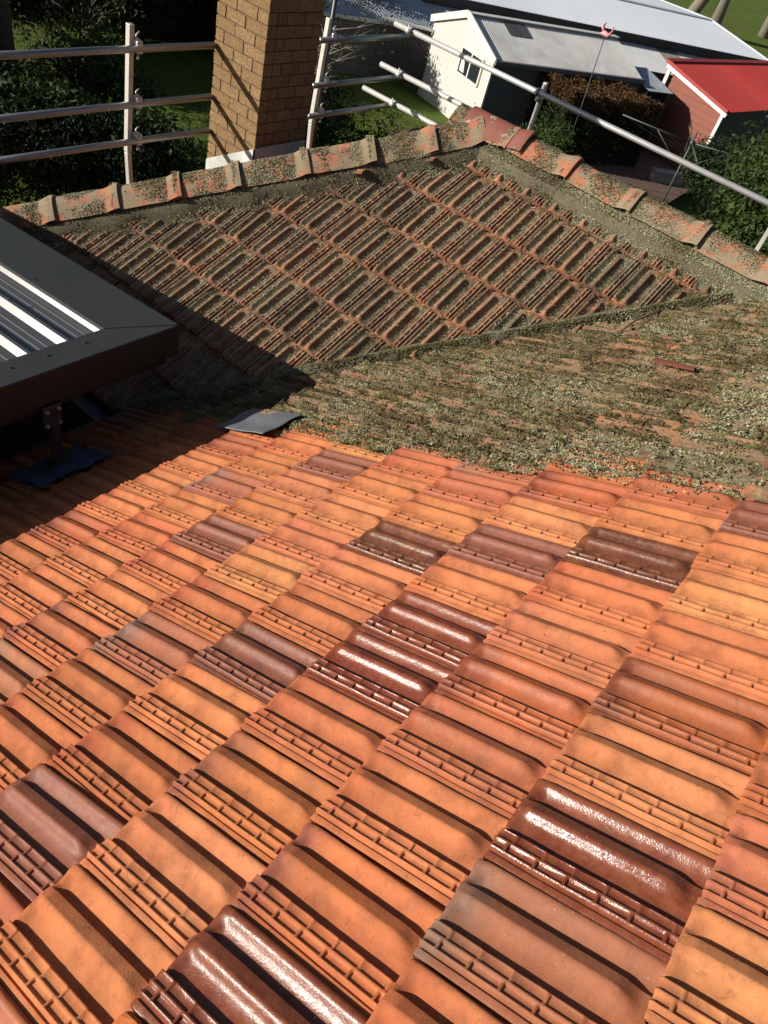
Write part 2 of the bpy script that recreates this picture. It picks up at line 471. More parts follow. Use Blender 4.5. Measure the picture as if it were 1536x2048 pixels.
A_es = Vector((CP, 0, SP)); A_et = Vector((0, 1, 0)); A_n = Vector((-SP, 0, CP))
B_es = Vector((0, CP, SP)); B_et = Vector((-1, 0, 0)); B_n = Vector((0, -SP, CP))
H_et = Vector((0, -1, 0))
def frameA(s, t): return A_es, A_et, A_n, A_es * (s * G) + A_et * (t * W)
def frameB(s, x): return B_es, B_et, B_n, Vector((x * W, Y0, 0)) + B_es * (s * G)
def mat_of(fr, jit=True):
    es, et, n, o = fr
    m = Matrix((es, et, n)).transposed().to_4x4()
    if jit:
        j = Matrix.Rotation(R_(random.gauss(0, .65)), 4, 'Z') @ Matrix.Rotation(R_(random.gauss(0, .35)), 4, 'X') @ Matrix.Rotation(R_(random.gauss(0, .25)), 4, 'Y')
        o = o + es * random.gauss(0, .002) + et * random.gauss(0, .0012) + n * random.gauss(0, .0019)
        m = m @ j
    m.translation = o
    return m
def project(p):
    d = Vector(p) - CAM; z = d.dot(RF)
    if z < .05: return None
    return 768 + 1500.15 * d.dot(RX) / z, 1024 + 1500.15 * d.dot(RD) / z
def in_frame(p, mg=70):
    q = project(p)
    return q is not None and -mg < q[0] < 1536 + mg and -mg < q[1] < 2048 + mg

# ------------------------------------------------------------------ house
house = empty('house', (0, 0, GZ), 'house with orange terracotta tiled hip roof, half cleaned and half grown over with lichen', 'house')
house_inv = Matrix.Translation((0, 0, -GZ))
def hpart(name, me, mat, **kw):
    return link(name, me, mat, house, house_inv, **kw)
EA_S = -10.0                                   # eave course of the main slope
EA_X = EA_S * G * CP
EB_Y = Y0 + (SPH - 3) * G * CP                  # eave of the wing
H_X = RIDGE_Y - 0.0
def pl_b(y): return T * (y - Y0)
ridge_z = pl_b(RIDGE_Y)
half = RIDGE_Y - EB_Y
d_ = -.055
MAIN_TOP = 2.6
mb = MB()
far = 9.0
xv = lambda y: y - Y0
mb.quad((EA_X + .02, -9, T * EA_X + d_), (MAIN_TOP, -9, T * MAIN_TOP + d_), (MAIN_TOP, far, T * MAIN_TOP + d_), (xv(RIDGE_Y), far, T * xv(RIDGE_Y) + d_), (xv(RIDGE_Y), RIDGE_Y, T * xv(RIDGE_Y) + d_), (EA_X + .02, EA_X + .02 + Y0, T * EA_X + d_))
mb.quad((MAIN_TOP, -9, T * MAIN_TOP + d_), (MAIN_TOP + 5.5, -9, T * (MAIN_TOP - 5.5) + d_), (MAIN_TOP + 5.5, far, T * (MAIN_TOP - 5.5) + d_), (MAIN_TOP, far, T * MAIN_TOP + d_))
main_roof = mb.build('main_roof', M['deck'], house, mat_world=house_inv)
main_roof['label'] = 'main roof slope of orange tiles, mossy towards the valley'
mb = MB()
mb.quad((PEAK_X - half + .02, EB_Y + .02, pl_b(EB_Y) + d_), (xv(EB_Y), EB_Y + .02, pl_b(EB_Y) + d_), (xv(RIDGE_Y), RIDGE_Y, ridge_z + d_), (PEAK_X, RIDGE_Y, ridge_z + d_))
mb.quad((PEAK_X, RIDGE_Y, ridge_z + d_), (xv(RIDGE_Y) + .1, RIDGE_Y, ridge_z + d_), (xv(RIDGE_Y) + .1, RIDGE_Y + half, ridge_z - T * half + d_), (PEAK_X - half, RIDGE_Y + half, ridge_z - T * half + d_))
mb.quad((PEAK_X - half + .02, EB_Y, pl_b(EB_Y) + d_), (PEAK_X, RIDGE_Y, ridge_z + d_), (PEAK_X - half + .02, RIDGE_Y + half, ridge_z - T * half + d_))
wing_roof = mb.build('wing_roof', M['deck'], house, mat_world=house_inv)
wing_roof['label'] = 'hipped wing roof of weathered tiles covered in grey-green lichen'
mb = MB()
wz = pl_b(EB_Y) - .12
def wallbox(x0, x1, y0, y1):
    mb.box(((x0 + x1) / 2, (y0 + y1) / 2, (wz + GZ) / 2), (x1 - x0, y1 - y0, wz - GZ))
wallbox(PEAK_X - half + .45, EA_X + .5, EB_Y + .45, RIDGE_Y + half - .45)
wallbox(EA_X + .45, MAIN_TOP + 4.8, -8.6, RIDGE_Y + half - .452)
mb.build('wall', M['house_wall'], house, mat_world=house_inv)
mb = MB()                                       # gutters at the eaves
mb.bar((PEAK_X - half - .05, EB_Y - .05, wz + .03), (EA_X - .05, EB_Y - .05, wz + .03), .11, .11)
mb.bar((EA_X - .05, EB_Y - .1, wz + .028), (EA_X - .05, -9, wz + .028), .11, .11)
mb.bar((PEAK_X - half - .052, EB_Y - .1, wz + .032), (PEAK_X - half - .052, RIDGE_Y + half + .05, wz + .032), .11, .11)
mb.bar((PEAK_X - half - .1, RIDGE_Y + half + .052, wz + .03), (xv(RIDGE_Y), RIDGE_Y + half + .052, wz + .03), .11, .11)
mb.build('gutter', M['colorbond'], house, mat_world=house_inv)

PAL = {
 'o': ((.42, .128, .055), (.53, .190, .080)), 'y': ((.47, .168, .074), (.57, .228, .098)), 'r': ((.37, .092, .046), (.50, .165, .068)),
 'p': ((.46, .145, .080), (.51, .178, .082)), 's': ((.39, .104, .052), (.43, .122, .058)),
 'm': ((.150, .032, .018), (.165, .036, .020)), 'c': ((.098, .032, .020), (.108, .034, .021)), 'u': ((.190, .066, .045), (.20, .064, .042)),
 'g': ((.22, .130, .098), (.38, .125, .062)), 'f': ((.24, .075, .048), (.52, .16, .055)), 'n': ((.18, .040, .023), (.42, .108, .042)),
}
GLZ = {'o': .0, 'y': .0, 'r': .1, 'p': .08, 's': .25, 'm': .9, 'c': .95, 'u': .6, 'g': .35, 'f': .22, 'n': .5}
KNOWN = {(-1, -1.5): 'm', (-3, -1.5): 'u', (-2, 0): 'f', (-2, -1): 'y', (0, 2): 'y', (0, 1): 'm', (0, 0): 'g', (0, 3): 'n', (0, 4): 'o', (0, 5): 'y',
 (0, 6): 'o', (0, 7): 'u', (-1, 6.5): 'o', (-1, 5.5): 'c', (-1, 4.5): 'r', (-1, 3.5): 'p', (-1, 2.5): 'n', (-1, 1.5): 's', (-1, .5): 'o', (-1, -.5): 'f',
 (-2, 6): 'y', (-2, 5): 'u', (-2, 4): 'o', (-2, 3): 'm', (-2, 2): 'm', (-2, 1): 'o', (-3, 5.5): 'o', (-3, 4.5): 'c', (-3, 3.5): 'p', (-3, 2.5): 'o',
 (-3, 1.5): 'u', (-3, .5): 'o', (-3, -.5): 'r', (-4, 5): 'y', (-4, 4): 'p', (-4, 3): 'y', (-4, 2): 'r', (-4, 1): 'g', (-4, 0): 'o', (-5, 4.5): 'o',
 (-5, 3.5): 'u', (-5, 2.5): 'r', (-5, 1.5): 'o', (-6, 5): 'g', (-6, 4): 'o', (-3, 6.5): 's', (-2, 7): 'n', (-5, 5.5): 'p', (-6, 3): 'r', (1, 2.5): 'o', (1, 1.5): 'p', (1, .5): 'y'}

def rowpar(i): return .5 if i % 2 else 0.0
stuffV = {}; stuffF = {}
def to_stuff(key, fr, k):
    me, V, F = TILE_LO[k % 3]
    m = np.array(mat_of(fr))
    v = V @ m[:3, :3].T + m[:3, 3]
    n = sum(len(x) for x in stuffV.setdefault(key, []))
    stuffV[key].append(v); stuffF.setdefault(key, []).append(F + n)

cnt = 0
moss_tiles = []; wing_tiles = []
def moss_edge(s): return 7.72 + (.55 if s >= 0 else 0)
for s in range(-10, 8):
    for k in range(-16, 42):
        t = k + rowpar(s)
        fr = frameA(s, t)
        c = fr[3] + A_es * (G * .5) + A_et * (W * .5)
        if c.x < (c.y - Y0) - .20: continue      # lost under the wing tiles past the valley
        if c.y > 9 or c.y < -3: continue
        mossy = t + .5 > moss_edge(s)
        vis = in_frame(c, 230 if c.y < 1.2 else (110 if not mossy else 70)) 
        if mossy: moss_tiles.append((s, t, in_frame(c, 260)))
        if not vis:
            to_stuff('moss_a' if mossy else 'a', fr, k); continue
        ty = KNOWN.get((s, t))
        if ty is None:
            ty = random.choices('oyrpsmcugfn', [22, 10, 18, 14, 9, 3, 2, 5, 4, 8, 5])[0]
        a, b = PAL[ty]
        q = TILE_MS if t + .5 > moss_edge(s) + .9 else TILE_HI
        o = link('roof_tile', q[(s * 3 + k) % len(q)][0], None, main_roof, mat_of(fr))
        j = .90 * (1 + random.gauss(0, .07)); hj = 1 + random.gauss(0, .05)
        o['c1'] = tuple(float(x * j * (hj if i == 1 else 1)) for i, x in enumerate(a))
        o['c2'] = tuple(float(x * j * (hj if i == 1 else 1)) for i, x in enumerate(b))
        o['glaze'] = float(max(0, min(1, GLZ[ty] + random.gauss(0, .06))))
        cnt += 1
cntb = 0
for r in range(-3, 7):
    s = r + SPH
    for k in range(-24, 26):
        x = k + rowpar(r) + XP
        fr = frameB(s, x)
        c = fr[3] + B_es * (G * .5) + B_et * (W * .5)
        if c.y > RIDGE_Y + .10: continue
        if c.x > c.y - Y0 + .20: continue          # lost under the main slope past the valley
        if c.x - c.y < -6.65 - .10: continue        # hip side
        wing_tiles.append((s, x))
        cross = (c.x - c.y < -6.65 + .30) or c.y > RIDGE_Y - .22
        if not in_frame(c, 10):
            if not cross: to_stuff('b', fr, k)
            continue
        me = TILE_MD[(r * 3 + k) % 4][0]
        mw = mat_of(fr)
        if cross:                                   # tiles cut to the hip or the ridge
            import bmesh
            bm = bmesh.new(); bm.from_mesh(me); inv = mw.inverted()
            for (co, no) in ((Vector((PEAK_X + .02, RIDGE_Y, 0)), Vector((1, -1, 0))), (Vector((0, RIDGE_Y - .03, 0)), Vector((0, -1, 0)))):
                bmesh.ops.bisect_plane(bm, geom=bm.verts[:] + bm.edges[:] + bm.faces[:], plane_co=inv @ co, plane_no=(inv.to_3x3() @ no).normalized(), clear_inner=True)
            if len(bm.faces) < 4: bm.free(); continue
            me = bpy.data.meshes.new('roof_tile_mesh_cut'); bm.to_mesh(me); bm.free(); me.materials.append(M['tile_old']) if not me.materials else None
        link('roof_tile', me, None, wing_roof, mw); cntb += 1
# hidden slopes of the wing (hip end and far side)
for r in range(-3, 7):
    s = r + SPH
    for k in range(0, 44):
        t = k + rowpar(r)
        o = Vector((PEAK_X - RIDGE_Y + Y0 - Y0, 0, 0))
        # hip end: z = ridge_z + T*(x-PEAK_X)
        zz = (s * G) * SP
        xx = PEAK_X + (zz - ridge_z) / T
        fr = (A_es, A_et, A_n, Vector((xx, 0 + t * W, zz)))
        c = fr[3] + A_es * (G * .5) + A_et * (W * .5)
        if c.z > ridge_z - .05 or abs(c.y - RIDGE_Y) > (PEAK_X - c.x) - .06: continue
        if -5.05 < c.x < -4.40 and 4.02 < c.y < 4.72: continue
        to_stuff('b', fr, k)
for key, par, nm, mt in (('a', main_roof, 'outlying_tiles', M['tile']), ('moss_a', main_roof, 'outlying_mossy_tiles', M['tile_moss']), ('b', wing_roof, 'outlying_tiles', M['tile_old'])):
    if key in stuffV:
        me = mesh_np(nm, np.concatenate(stuffV[key]), np.concatenate(stuffF[key]), False)
        o = link(nm, me, mt, par, kind='stuff')
        o['c1'] = (.50, .150, .045); o['c2'] = (.56, .172, .053); o['glaze'] = .1

# ------------------------------------------------------------------ lichen and moss flakes
def flakes(name, P, N, size, col, parent, curl=.5, nring=5):
    n = len(P)
    a = rng.normal(size=(n, 3)); a -= (a * N).sum(1)[:, None] * N; a /= np.linalg.norm(a, axis=1)[:, None]
    tilt = rng.normal(0, curl, (n, 1)); b = np.cross(N, a)
    n2 = N + a * tilt; n2 /= np.linalg.norm(n2, axis=1)[:, None]
    a2 = a - (a * n2).sum(1)[:, None] * n2; a2 /= np.linalg.norm(a2, axis=1)[:, None]; b2 = np.cross(n2, a2)
    V = np.empty((n, nring + 1, 3), np.float32); V[:, 0] = P
    ph = rng.random((n, 1)) * 6.28
    for k in range(nring):
        ang = ph[:, 0] + 2 * np.pi * k / nring
        rr = size * rng.uniform(.45, 1.25, n)
        V[:, k + 1] = P + a2 * (np.cos(ang) * rr)[:, None] + b2 * (np.sin(ang) * rr)[:, None] + n2 * (size * rng.uniform(-.15, .4, n))[:, None]
    base = (np.arange(n) * (nring + 1))[:, None]
    tri = np.array([[0, k + 1, (k + 1) % nring + 1] for k in range(nring)])
    F = (base[:, :, None] + tri[None]).reshape(-1, 3)
    me = mesh_np(name, V.reshape(-1, 3), F, False)
    ca = me.color_attributes.new('Col', 'FLOAT_COLOR', 'POINT')
    cc = np.ones((n, nring + 1, 4), np.float32)
    shade = rng.uniform(.75, 1.2, (n, nring + 1, 1)); shade[:, 0] *= .8
    cc[..., :3] = col[:, None, :] * shade
    ca.data.foreach_set('color', cc.ravel())
    return link(name, me, M['lichen'], parent, kind='stuff')

PALE = np.array([.42, .40, .265]); OLIVE = np.array([.135, .122, .045]); BROWN = np.array([.115, .078, .042]); GREYG = np.array([.25, .235, .140]); SAGE = np.array([.35, .355, .225])
def lichen_cols(P, w_pale, w_grey, w_olive, w_brown, nz):
    n = len(P)
    f = fbm(P, nz, 2)[:, None]; u = rng.random((n, 1))
    v = np.clip(f * 1.3 - .15 + (u - .5) * .75, 0, 1)
    tot = w_pale + w_grey + w_olive + w_brown
    e1 = w_brown / tot; e2 = (w_brown + w_olive) / tot; e3 = (tot - w_pale) / tot
    c = np.where(v < e1, BROWN, np.where(v < e2, OLIVE, np.where(v < e3, GREYG, PALE)))
    return c * rng.uniform(.8, 1.2, (n, 1))

def sample_tiles(lst, frame_fn, per, dens):
    Ps = []; Ns = []; US = []; SS = []
    for it in lst:
        es, et, n, o = frame_fn(it[0], it[1])
        s = rng.uniform(.0, G, per); t = rng.uniform(0, W, per)
        u = t / W
        keep = rng.random(per) < dens(s, u)
        s = s[keep]; t = t[keep]; u = u[keep]
        h = tile_top(s, t, False, REL)
        dh = (tile_top(s, t + .002, False, REL) - h) / .002
        P = np.array(o) + s[:, None] * np.array(es) + t[:, None] * np.array(et) + h[:, None] * np.array(n)
        nn = np.array(n) - np.clip(dh, -1.2, 1.2)[:, None] * np.array(et); nn /= np.linalg.norm(nn, axis=1)[:, None]
        Ps.append(P); Ns.append(nn); US.append(u); SS.append(s)
    return np.concatenate(Ps), np.concatenate(Ns), np.concatenate(US), np.concatenate(SS)

# wing: lichen sits in the flutes
def dens_b(s, u):
    d = np.interp(u, [0, .29, .31, .34, .47, .50, .60, .70, .73, .84, .88, 1], [.07, .10, .3, 1, 1, .22, .08, .2, 1, 1, .5, .25])
    return d * np.where(s < .03, .55, 1)
P, N, U, S = sample_tiles(wing_tiles, frameB, 2600, dens_b)
cov = fbm(P, 5.5, 3)
low = smst(4.4, 2.2, P[:, 1])
near_valley = smst(.9, .0, (P[:, 1] - Y0) - P[:, 0])
inb = (P[:, 0] - P[:, 1] > -6.60) & (P[:, 1] < RIDGE_Y - .05) & (P[:, 0] < P[:, 1] - Y0 + .03)
keep = inb & (rng.random(len(P)) < np.clip(.62 + 1.9 * (cov - .42) + .5 * near_valley, .1, 1))
P = P[keep]; N = N[keep]; nv = near_valley[keep]
c = lichen_cols(P, 1.7, 1.6, .6, .5, 4)
c2 = lichen_cols(P, .25, .8, 1.6, .7, 4)
c = np.where((rng.random(len(P)) < nv * .85)[:, None], c2, c)
pz = rng.uniform(.0, .006, len(P))[:, None]
flakes('lichen', P + N * pz, N, rng.uniform(.0022, .0056, len(P)), c, wing_roof, .35, 4)

# main slope beyond the cleaned courses: moss and lichen mat
def dens_a(s, u):
    return np.interp(u, [0, .1, .2, .29, .31, .34, .56, .61, .65, .70, .73, .88, .93, .97, 1], [.6, .5, .6, .6, .8, 1, .95, .5, .6, .9, 1, .95, .55, .6, .8])
P, N, U, S = sample_tiles([q for q in moss_tiles if q[2]], frameA, 5200, dens_a)
P0 = P
tt = P[:, 1] / W; ssn = P[:, 0] / (G * CP)
cov = fbm(P, 4.0, 3); cov2 = fbm(P + 9, 12, 2)
edge = 7.74 + np.where(ssn > -.6, .5 * smst(-.6, .2, ssn), 0) + (fbm(P + 3, 10, 2) - .5) * .9
inside = smst(0, .35, tt - edge)
scr = smst(-2.6, -.6, ssn) * (1 - smst(9.0, 11.0, tt))          # partly scraped patch on the right
streak = noise3(np.stack([P[:, 0] * .35, P[:, 1], P[:, 1] * 0], -1), 26)
keepp = np.clip(.92 + 1.8 * (cov - .42), .25, 1) * inside * (1 - .72 * scr * (cov2 < .55)) * np.where((streak > .66) & (((U > .54) & (U < .68)) | (U > .88) | (U < .14)), .12, 1)
k_ = (rng.random(len(P)) < keepp) & (P[:, 0] > P[:, 1] - Y0 - .03) & ~((tt > 7.5) & (tt < 8.95) & (ssn > -7.4) & (ssn < -6.15))
P = P[k_]; N = N[k_]
hh = fbm(P + 5, 22, 2)
up = (smst(.36, .66, hh) * .017 + rng.uniform(0, .003, len(P)))[:, None]
c = lichen_cols(P, .42, 1.0, 1.7, 1.0, 5)
mid = (smst(8.2, 10.5, P[:, 1] / W) * .5)[:, None]
sage = (rng.random(len(P)) < .22 * (1 - smst(7.8, 10.0, P[:, 1] / W)))
c = np.where(sage[:, None], SAGE * rng.uniform(.6, 1.15, (len(P), 1)), c)
flakes('moss', P + N * up, N, rng.uniform(.0024, .0062, len(P)), c, main_roof, .4, 4)

clean = [(s, k + rowpar(s)) for s in range(-9, 3) for k in range(-4, 9) if k + rowpar(s) + .5 <= moss_edge(s)]
REL_ = REL; REL = 1.0
P, N, U, S = sample_tiles(clean, frameA, 420, lambda s, u: np.where(((u > .31) & (u < .46)) | ((u > .71) & (u < .83)), .16, .035))
REL = REL_
near = smst(5.4, 7.9, P[:, 1] / W + (fbm(P, 5, 2) - .5) * 2)
k_ = rng.random(len(P)) < .03 + .95 * near ** 2
cc = lichen_cols(P, .6, 1.0, 1.0, 1.6, 9)
flakes('moss_crumbs', P[k_] + N[k_] * .0012, N[k_], rng.uniform(.0010, .0034, k_.sum()), cc[k_], main_roof, .4, 4)
# valley: thick moss lip along the cut wing tiles
n = 22000
yy = rng.uniform(EB_Y + .25, RIDGE_Y + .4, n); off = rng.normal(.03, .045, n)
P = np.stack([yy - Y0 - off * .7 - .0, yy + off * .7, np.zeros(n)], -1)
P[:, 2] = np.maximum(T * P[:, 0], T * (P[:, 1] - Y0)) - .02 + .055 * np.exp(-((off - .035) / .035) ** 2) + rng.uniform(0, .008, n)
N = np.tile(np.array([-.3, -.3, .9]), (n, 1)); N /= np.linalg.norm(N, axis=1)[:, None]
k_ = rng.random(n) < smst(2.2, 2.75, P[:, 1]) * .9 + .08
flakes('valley_moss', P[k_], N[k_], rng.uniform(.003, .007, k_.sum()), lichen_cols(P[k_], .2, .7, 1.8, 1.2, 6), main_roof, .5)

# valley mortar edge of the wing tiles: a rough cut face
yy = np.linspace(EB_Y, RIDGE_Y + .45, 160)
V = []; F = []
for i, y in enumerate(yy):
    x = y - Y0; z = T * x
    j = (fbm(np.array([[x, y, 1.0]]), 14, 2)[0] - .5) * .03; k2 = (fbm(np.array([[x, y, 4.0]]), 20, 2)[0] - .5) * .02
    nx, ny = -.7071, .7071
    for (d, hgt) in ((.0, -.05), (.010, .020), (.028, .038), (.065, .028), (.12, -.05)):
        kh = .35 + 1.0 * fbm(np.array([[x, y, 7.0]]), 6, 3)[0] if hgt > 0 else 1
        V.append((x + nx * (d + j), y + ny * (d + j), z + T * .7071 * max(d, 0) + hgt * kh * float(smst(1.9, 2.9, np.array(y)) * .85 + .15 if hgt > 0 else 1) + k2))
for i in range(len(yy) - 1):
    for q in range(4): F.append((i * 5 + q, (i + 1) * 5 + q, (i + 1) * 5 + q + 1, i * 5 + q + 1))
link('valley_mortar', mesh_np('valley_mortar', V, F, True), M['mortar'], wing_roof)

# ------------------------------------------------------------------ ridge and hip caps
def cap_mesh(name, L, seed, half_w=.125, drop=.100, r0=.055):
    r = np.random.default_rng(seed)
    V = []; F = []
    xs = [0, .006, .03, .05, .075, .105, .14, L * .5, L * .8, L + .02]
    prof = []
    for k in range(13):
        a = -1 + 2 * k / 12
        y = a * half_w
        z = -drop * (math.sqrt(a * a + .30) - math.sqrt(.30)) / (math.sqrt(1.30) - math.sqrt(.30))
        prof.append((y, z))
    for x in xs:
        c = .022 if x < .030 else (.022 * max(0, 1 - (x - .030) / .075))
        for (y, z) in prof:
            kx = 1 + c * .5 / half_w
            w = (fbm(np.array([[x + seed, y, z]]), 12, 2)[0] - .5) * .008
            V.append((x, y * kx, z + c * 1.0 + w))
    n = 13
    for i in range(len(xs) - 1):
        for k in range(n - 1): F.append((i * n + k, (i + 1) * n + k, (i + 1) * n + k + 1, i * n + k + 1))
    b = len(V)
    for k in range(n): V.append((V[k][0], V[k][1] * .93, V[k][2] - .022))
    for k in range(n - 1): F.append((b + k, k, k + 1, b + k + 1))
    me = mesh_np(name, V, F, True); me.set_sharp_from_angle(angle=R_(50)); me.materials.append(M['cap'])
    return me
CAPS = [cap_mesh('ridge_cap_mesh', .44, k) for k in range(4)]
capP = []; capN = []
def place_cap(o, d, L, k, name, parent):
    d = Vector(d).normalized(); up = Vector((0, 0, 1)); side = up.cross(d).normalized(); up2 = d.cross(side)
    m = Matrix((d, side, up2)).transposed().to_4x4(); m.translation = o
    m = m @ Matrix.Rotation(R_(random.gauss(0, 1.2)), 4, 'X') @ Matrix.Rotation(R_(random.gauss(0, .8)), 4, 'Y')
    link(name, CAPS[k % 4], None, parent, m)
    nn = 5200
    x = rng.uniform(.02, L, nn); a = rng.uniform(-1, 1, nn)
    y = a * .125; z = -.100 * (np.sqrt(a * a + .30) - math.sqrt(.30)) / (math.sqrt(1.30) - math.sqrt(.30)) + np.where(x < .05, .025, 0)
    mm = np.array(m)
    P = np.stack([x, y, z], -1) @ mm[:3, :3].T + mm[:3, 3]
    N_ = np.stack([np.zeros(nn), a * .5, np.full(nn, .87)], -1) @ mm[:3, :3].T
    capP.append(P); capN.append(N_)
hip_d = Vector((-1, -1, -T)).normalized()
tot = (PEAK_X - (-5.05)) * math.sqrt(2 + T * T)
topz = .165
peak = Vector((PEAK_X, RIDGE_Y, ridge_z + topz))
# each hip cap's collar is its upper end, lapping the one below
for i, dist in enumerate((.06, .37, .76, 1.19, 1.64, 2.03, 2.44, 2.87, 3.28, 3.69)):
    place_cap(peak + hip_d * dist, hip_d, .44, i, 'hip_cap', wing_roof)
for i, x in enumerate((-2.30, -1.85, -1.40, -.96, -.51)):
    # collars face down the photo: caps run towards -x
    place_cap(Vector((x, RIDGE_Y, ridge_z + topz + .004 * (i % 2))), (-1, 0, 0), .46, i + 1, 'ridge_cap', wing_roof)
# far hip
hd2 = Vector((-1, 1, -T)).normalized()
for i in range(8):
    place_cap(peak + hd2 * (.1 + .42 * i), hd2, .44, i + 2, 'hip_cap', wing_roof)
t_ = NT('clean_end_cap'); pp = t_.node('ShaderNodeNewGeometry').outputs['Position']
cc = t_.mix(t_.noise(14, 4, .6, pp), (.17, .060, .042), (.26, .085, .055))
cc = t_.mix(t_.ramp(t_.noise(11, 6, .7, pp), [(.60, (0, 0, 0)), (.63, (1, 1, 1))]), cc, (.42, .40, .28))
t_.set('Base Color', cc); t_.set('Roughness', .6); M['end_cap'] = t_.m
me = CAPS[2].copy(); me.name = 'end_cap_mesh'; me.materials.clear(); me.materials.append(M['end_cap'])
mm_ = Matrix(((-1, 0, 0), (0, -1, 0), (0, 0, 1))).to_4x4(); mm_.translation = (-2.20, RIDGE_Y, ridge_z + topz + .018)
link('end_cap', me, None, wing_roof, mm_)
P = np.concatenate(capP); N = np.concatenate(capN)
cv = fbm(P, 7, 3)
toward_ridge = smst(-3.3, -2.4, P[:, 0])
side = ((P[:, 1] < RIDGE_Y - .02) | (P[:, 0] < PEAK_X)).astype(float)
k_ = rng.random(len(P)) < np.clip((cv - .42 + .07 * toward_ridge) * 6, 0.03, 1)
flakes('cap_lichen', P[k_] + N[k_] * .003, N[k_], rng.uniform(.0025, .0062, k_.sum()), lichen_cols(P[k_], 1.3, 1.4, .6, .6, 5), wing_roof, .4, 4)
# bedding mortar below the caps, with lichen
def bedding(name, a, b, out, wdt=.165):
    V = []; F = []
    a = Vector(a); b = Vector(b); nseg = 70
    for i in range(nseg + 1):
        p = a.lerp(b, i / nseg)
        j = (fbm(np.array([list(p)]), 9, 3)[0] - .5) * .05
        for (d, h) in ((.07, .115), (.13, .080), (wdt + .012 + j * .6, .030), (wdt + .035 + j, -.04)):
            V.append(p + Vector(out) * d + Vector((0, 0, -T * d * Vector(out).length * (1 if abs(out[0]) + abs(out[1]) < 1.01 else .7071) + h)))
    for i in range(nseg):
        for q in range(3): F.append((i * 4 + q, (i + 1) * 4 + q, (i + 1) * 4 + q + 1, i * 4 + q + 1))
    link(name, mesh_np(name, [tuple(v) for v in V], F, True), M['mortar'], wing_roof)
    nn = 22000
    u = rng.random(nn); d = rng.uniform(.08, wdt + .07, nn)
    P = np.array(a)[None] * (1 - u[:, None]) + np.array(b)[None] * u[:, None] + d[:, None] * np.array(out)[None]
    k = T * (1 if abs(out[0]) + abs(out[1]) < 1.01 else .7071)
    P[:, 2] += -k * d + np.interp(d, [.07, .13, wdt + .012, wdt + .035], [.118, .084, .034, .0]) + rng.uniform(0, .006, nn)
    N_ = np.tile(np.array([out[0] * .45, out[1] * .45, .88]), (nn, 1)); N_ /= np.linalg.norm(N_, axis=1)[:, None]
    kp = rng.random(nn) < np.clip((fbm(P, 8, 3) - (.22 if name[0] == 'r' else .36)) * 4, .05, 1)
    flakes('bedding_lichen', P[kp], N_[kp], rng.uniform(.0025, .006, kp.sum()), lichen_cols(P[kp], 1.3, 1.4, .5, .7, 5), wing_roof, .5)
pk = Vector((PEAK_X, RIDGE_Y, ridge_z))
bedding('hip_mortar', pk, pk + hip_d * 3.6, (.7071, -.7071, 0), .125)
bedding('ridge_mortar', pk + Vector((0, 0, .0)), (xv(RIDGE_Y), RIDGE_Y, ridge_z), (0, -1, 0), .125)

# ------------------------------------------------------------------ chimney (part of the house)
CX0, CX1, CY0, CY1 = -5.0, -4.468, 4.07, 4.656
CZ0, CZ1 = -1.75, .55
mb = MB(); ins = .006
mb.box(((CX0 + CX1) / 2, (CY0 + CY1) / 2, (CZ0 + CZ1) / 2), (CX1 - CX0 - 2 * ins, CY1 - CY0 - 2 * ins, CZ1 - CZ0))
chim = mb.build('chimney', M['brick_mortar'], house, mat_world=house_inv)
chim['label'] = 'tan textured brick chimney with white flashing at its foot'
bm_cache = {}
def brick(c, size, k):
    key = (round(size[0], 3), round(size[1], 3), k % 3)
    if key not in bm_cache:
        import bmesh
        bm = bmesh.new(); bmesh.ops.create_cube(bm, size=1)
        bmesh.ops.subdivide_edges(bm, edges=bm.edges[:], cuts=2, use_grid_fill=True)
        rr = random.Random(k * 7 + 1)
        for v in bm.verts:
            v.co = Vector((v.co.x * size[0], v.co.y * size[1], v.co.z * size[2])) + Vector([rr.gauss(0, .0014) for _ in range(3)])
        me = bpy.data.meshes.new('brick_mesh'); bm.to_mesh(me); bm.free(); me.materials.append(M['brick']); bm_cache[key] = me
    o = link('brick', bm_cache[key], None, chim, Matrix.Translation(Vector(c)))
course = .0852; jt = .010; depth = .095
z = CZ0 + .012; r = 0
while z < CZ1:
    lx = [.213, .213, .106] if r % 2 == 0 else [.100, .213, .219]
    x = CX0
    zc = z + (course - jt) / 2
    if zc > -1.55:
        for i, L in enumerate(lx):
            lx_ = L - jt if i < len(lx) - 1 else L
            x0 = x
            if x0 + L > CX1 - .001: lx_ = CX1 - x0
            # the corner brick belongs to one face per course
            if r % 2 == 1 and i == len(lx) - 1:
                brick((x0 + lx_ / 2 - .0, CY0 + depth / 2, zc), (lx_, depth, course - jt), r + i)
            else:
                brick((x0 + lx_ / 2, CY0 + depth / 2 - random.uniform(0, .002), zc), (lx_, depth, course - jt), r + i)
            x += L
        ly = [.195, .195, .196] if r % 2 == 0 else [.100, .195, .195, .096]
        y = CY0
        for i, L in enumerate(ly):
            l_ = L - jt if i < len(ly) - 1 else L
            y0 = y
            if i == 0: y0 = CY0 + depth + jt; l_ = y + L - jt - y0
            if l_ > .02:
                brick((CX1 - depth / 2 + random.uniform(0, .002), y0 + l_ / 2, zc), (depth, l_, course - jt), r + i + 1)
            y += L
        # rear faces
        for i in range(2):
            brick((CX0 + depth / 2 + .003, CY0 + depth + jt + .12 + i * .24, zc), (depth, .23, course - jt), r + i)
            brick((CX0 + depth + jt + .10 + i * .16, CY1 - depth / 2, zc), (.15, depth, course - jt), r + i)
    z += course; r += 1
mb = MB()
fz = lambda x: ridge_z + T * (x - PEAK_X)
e = .012
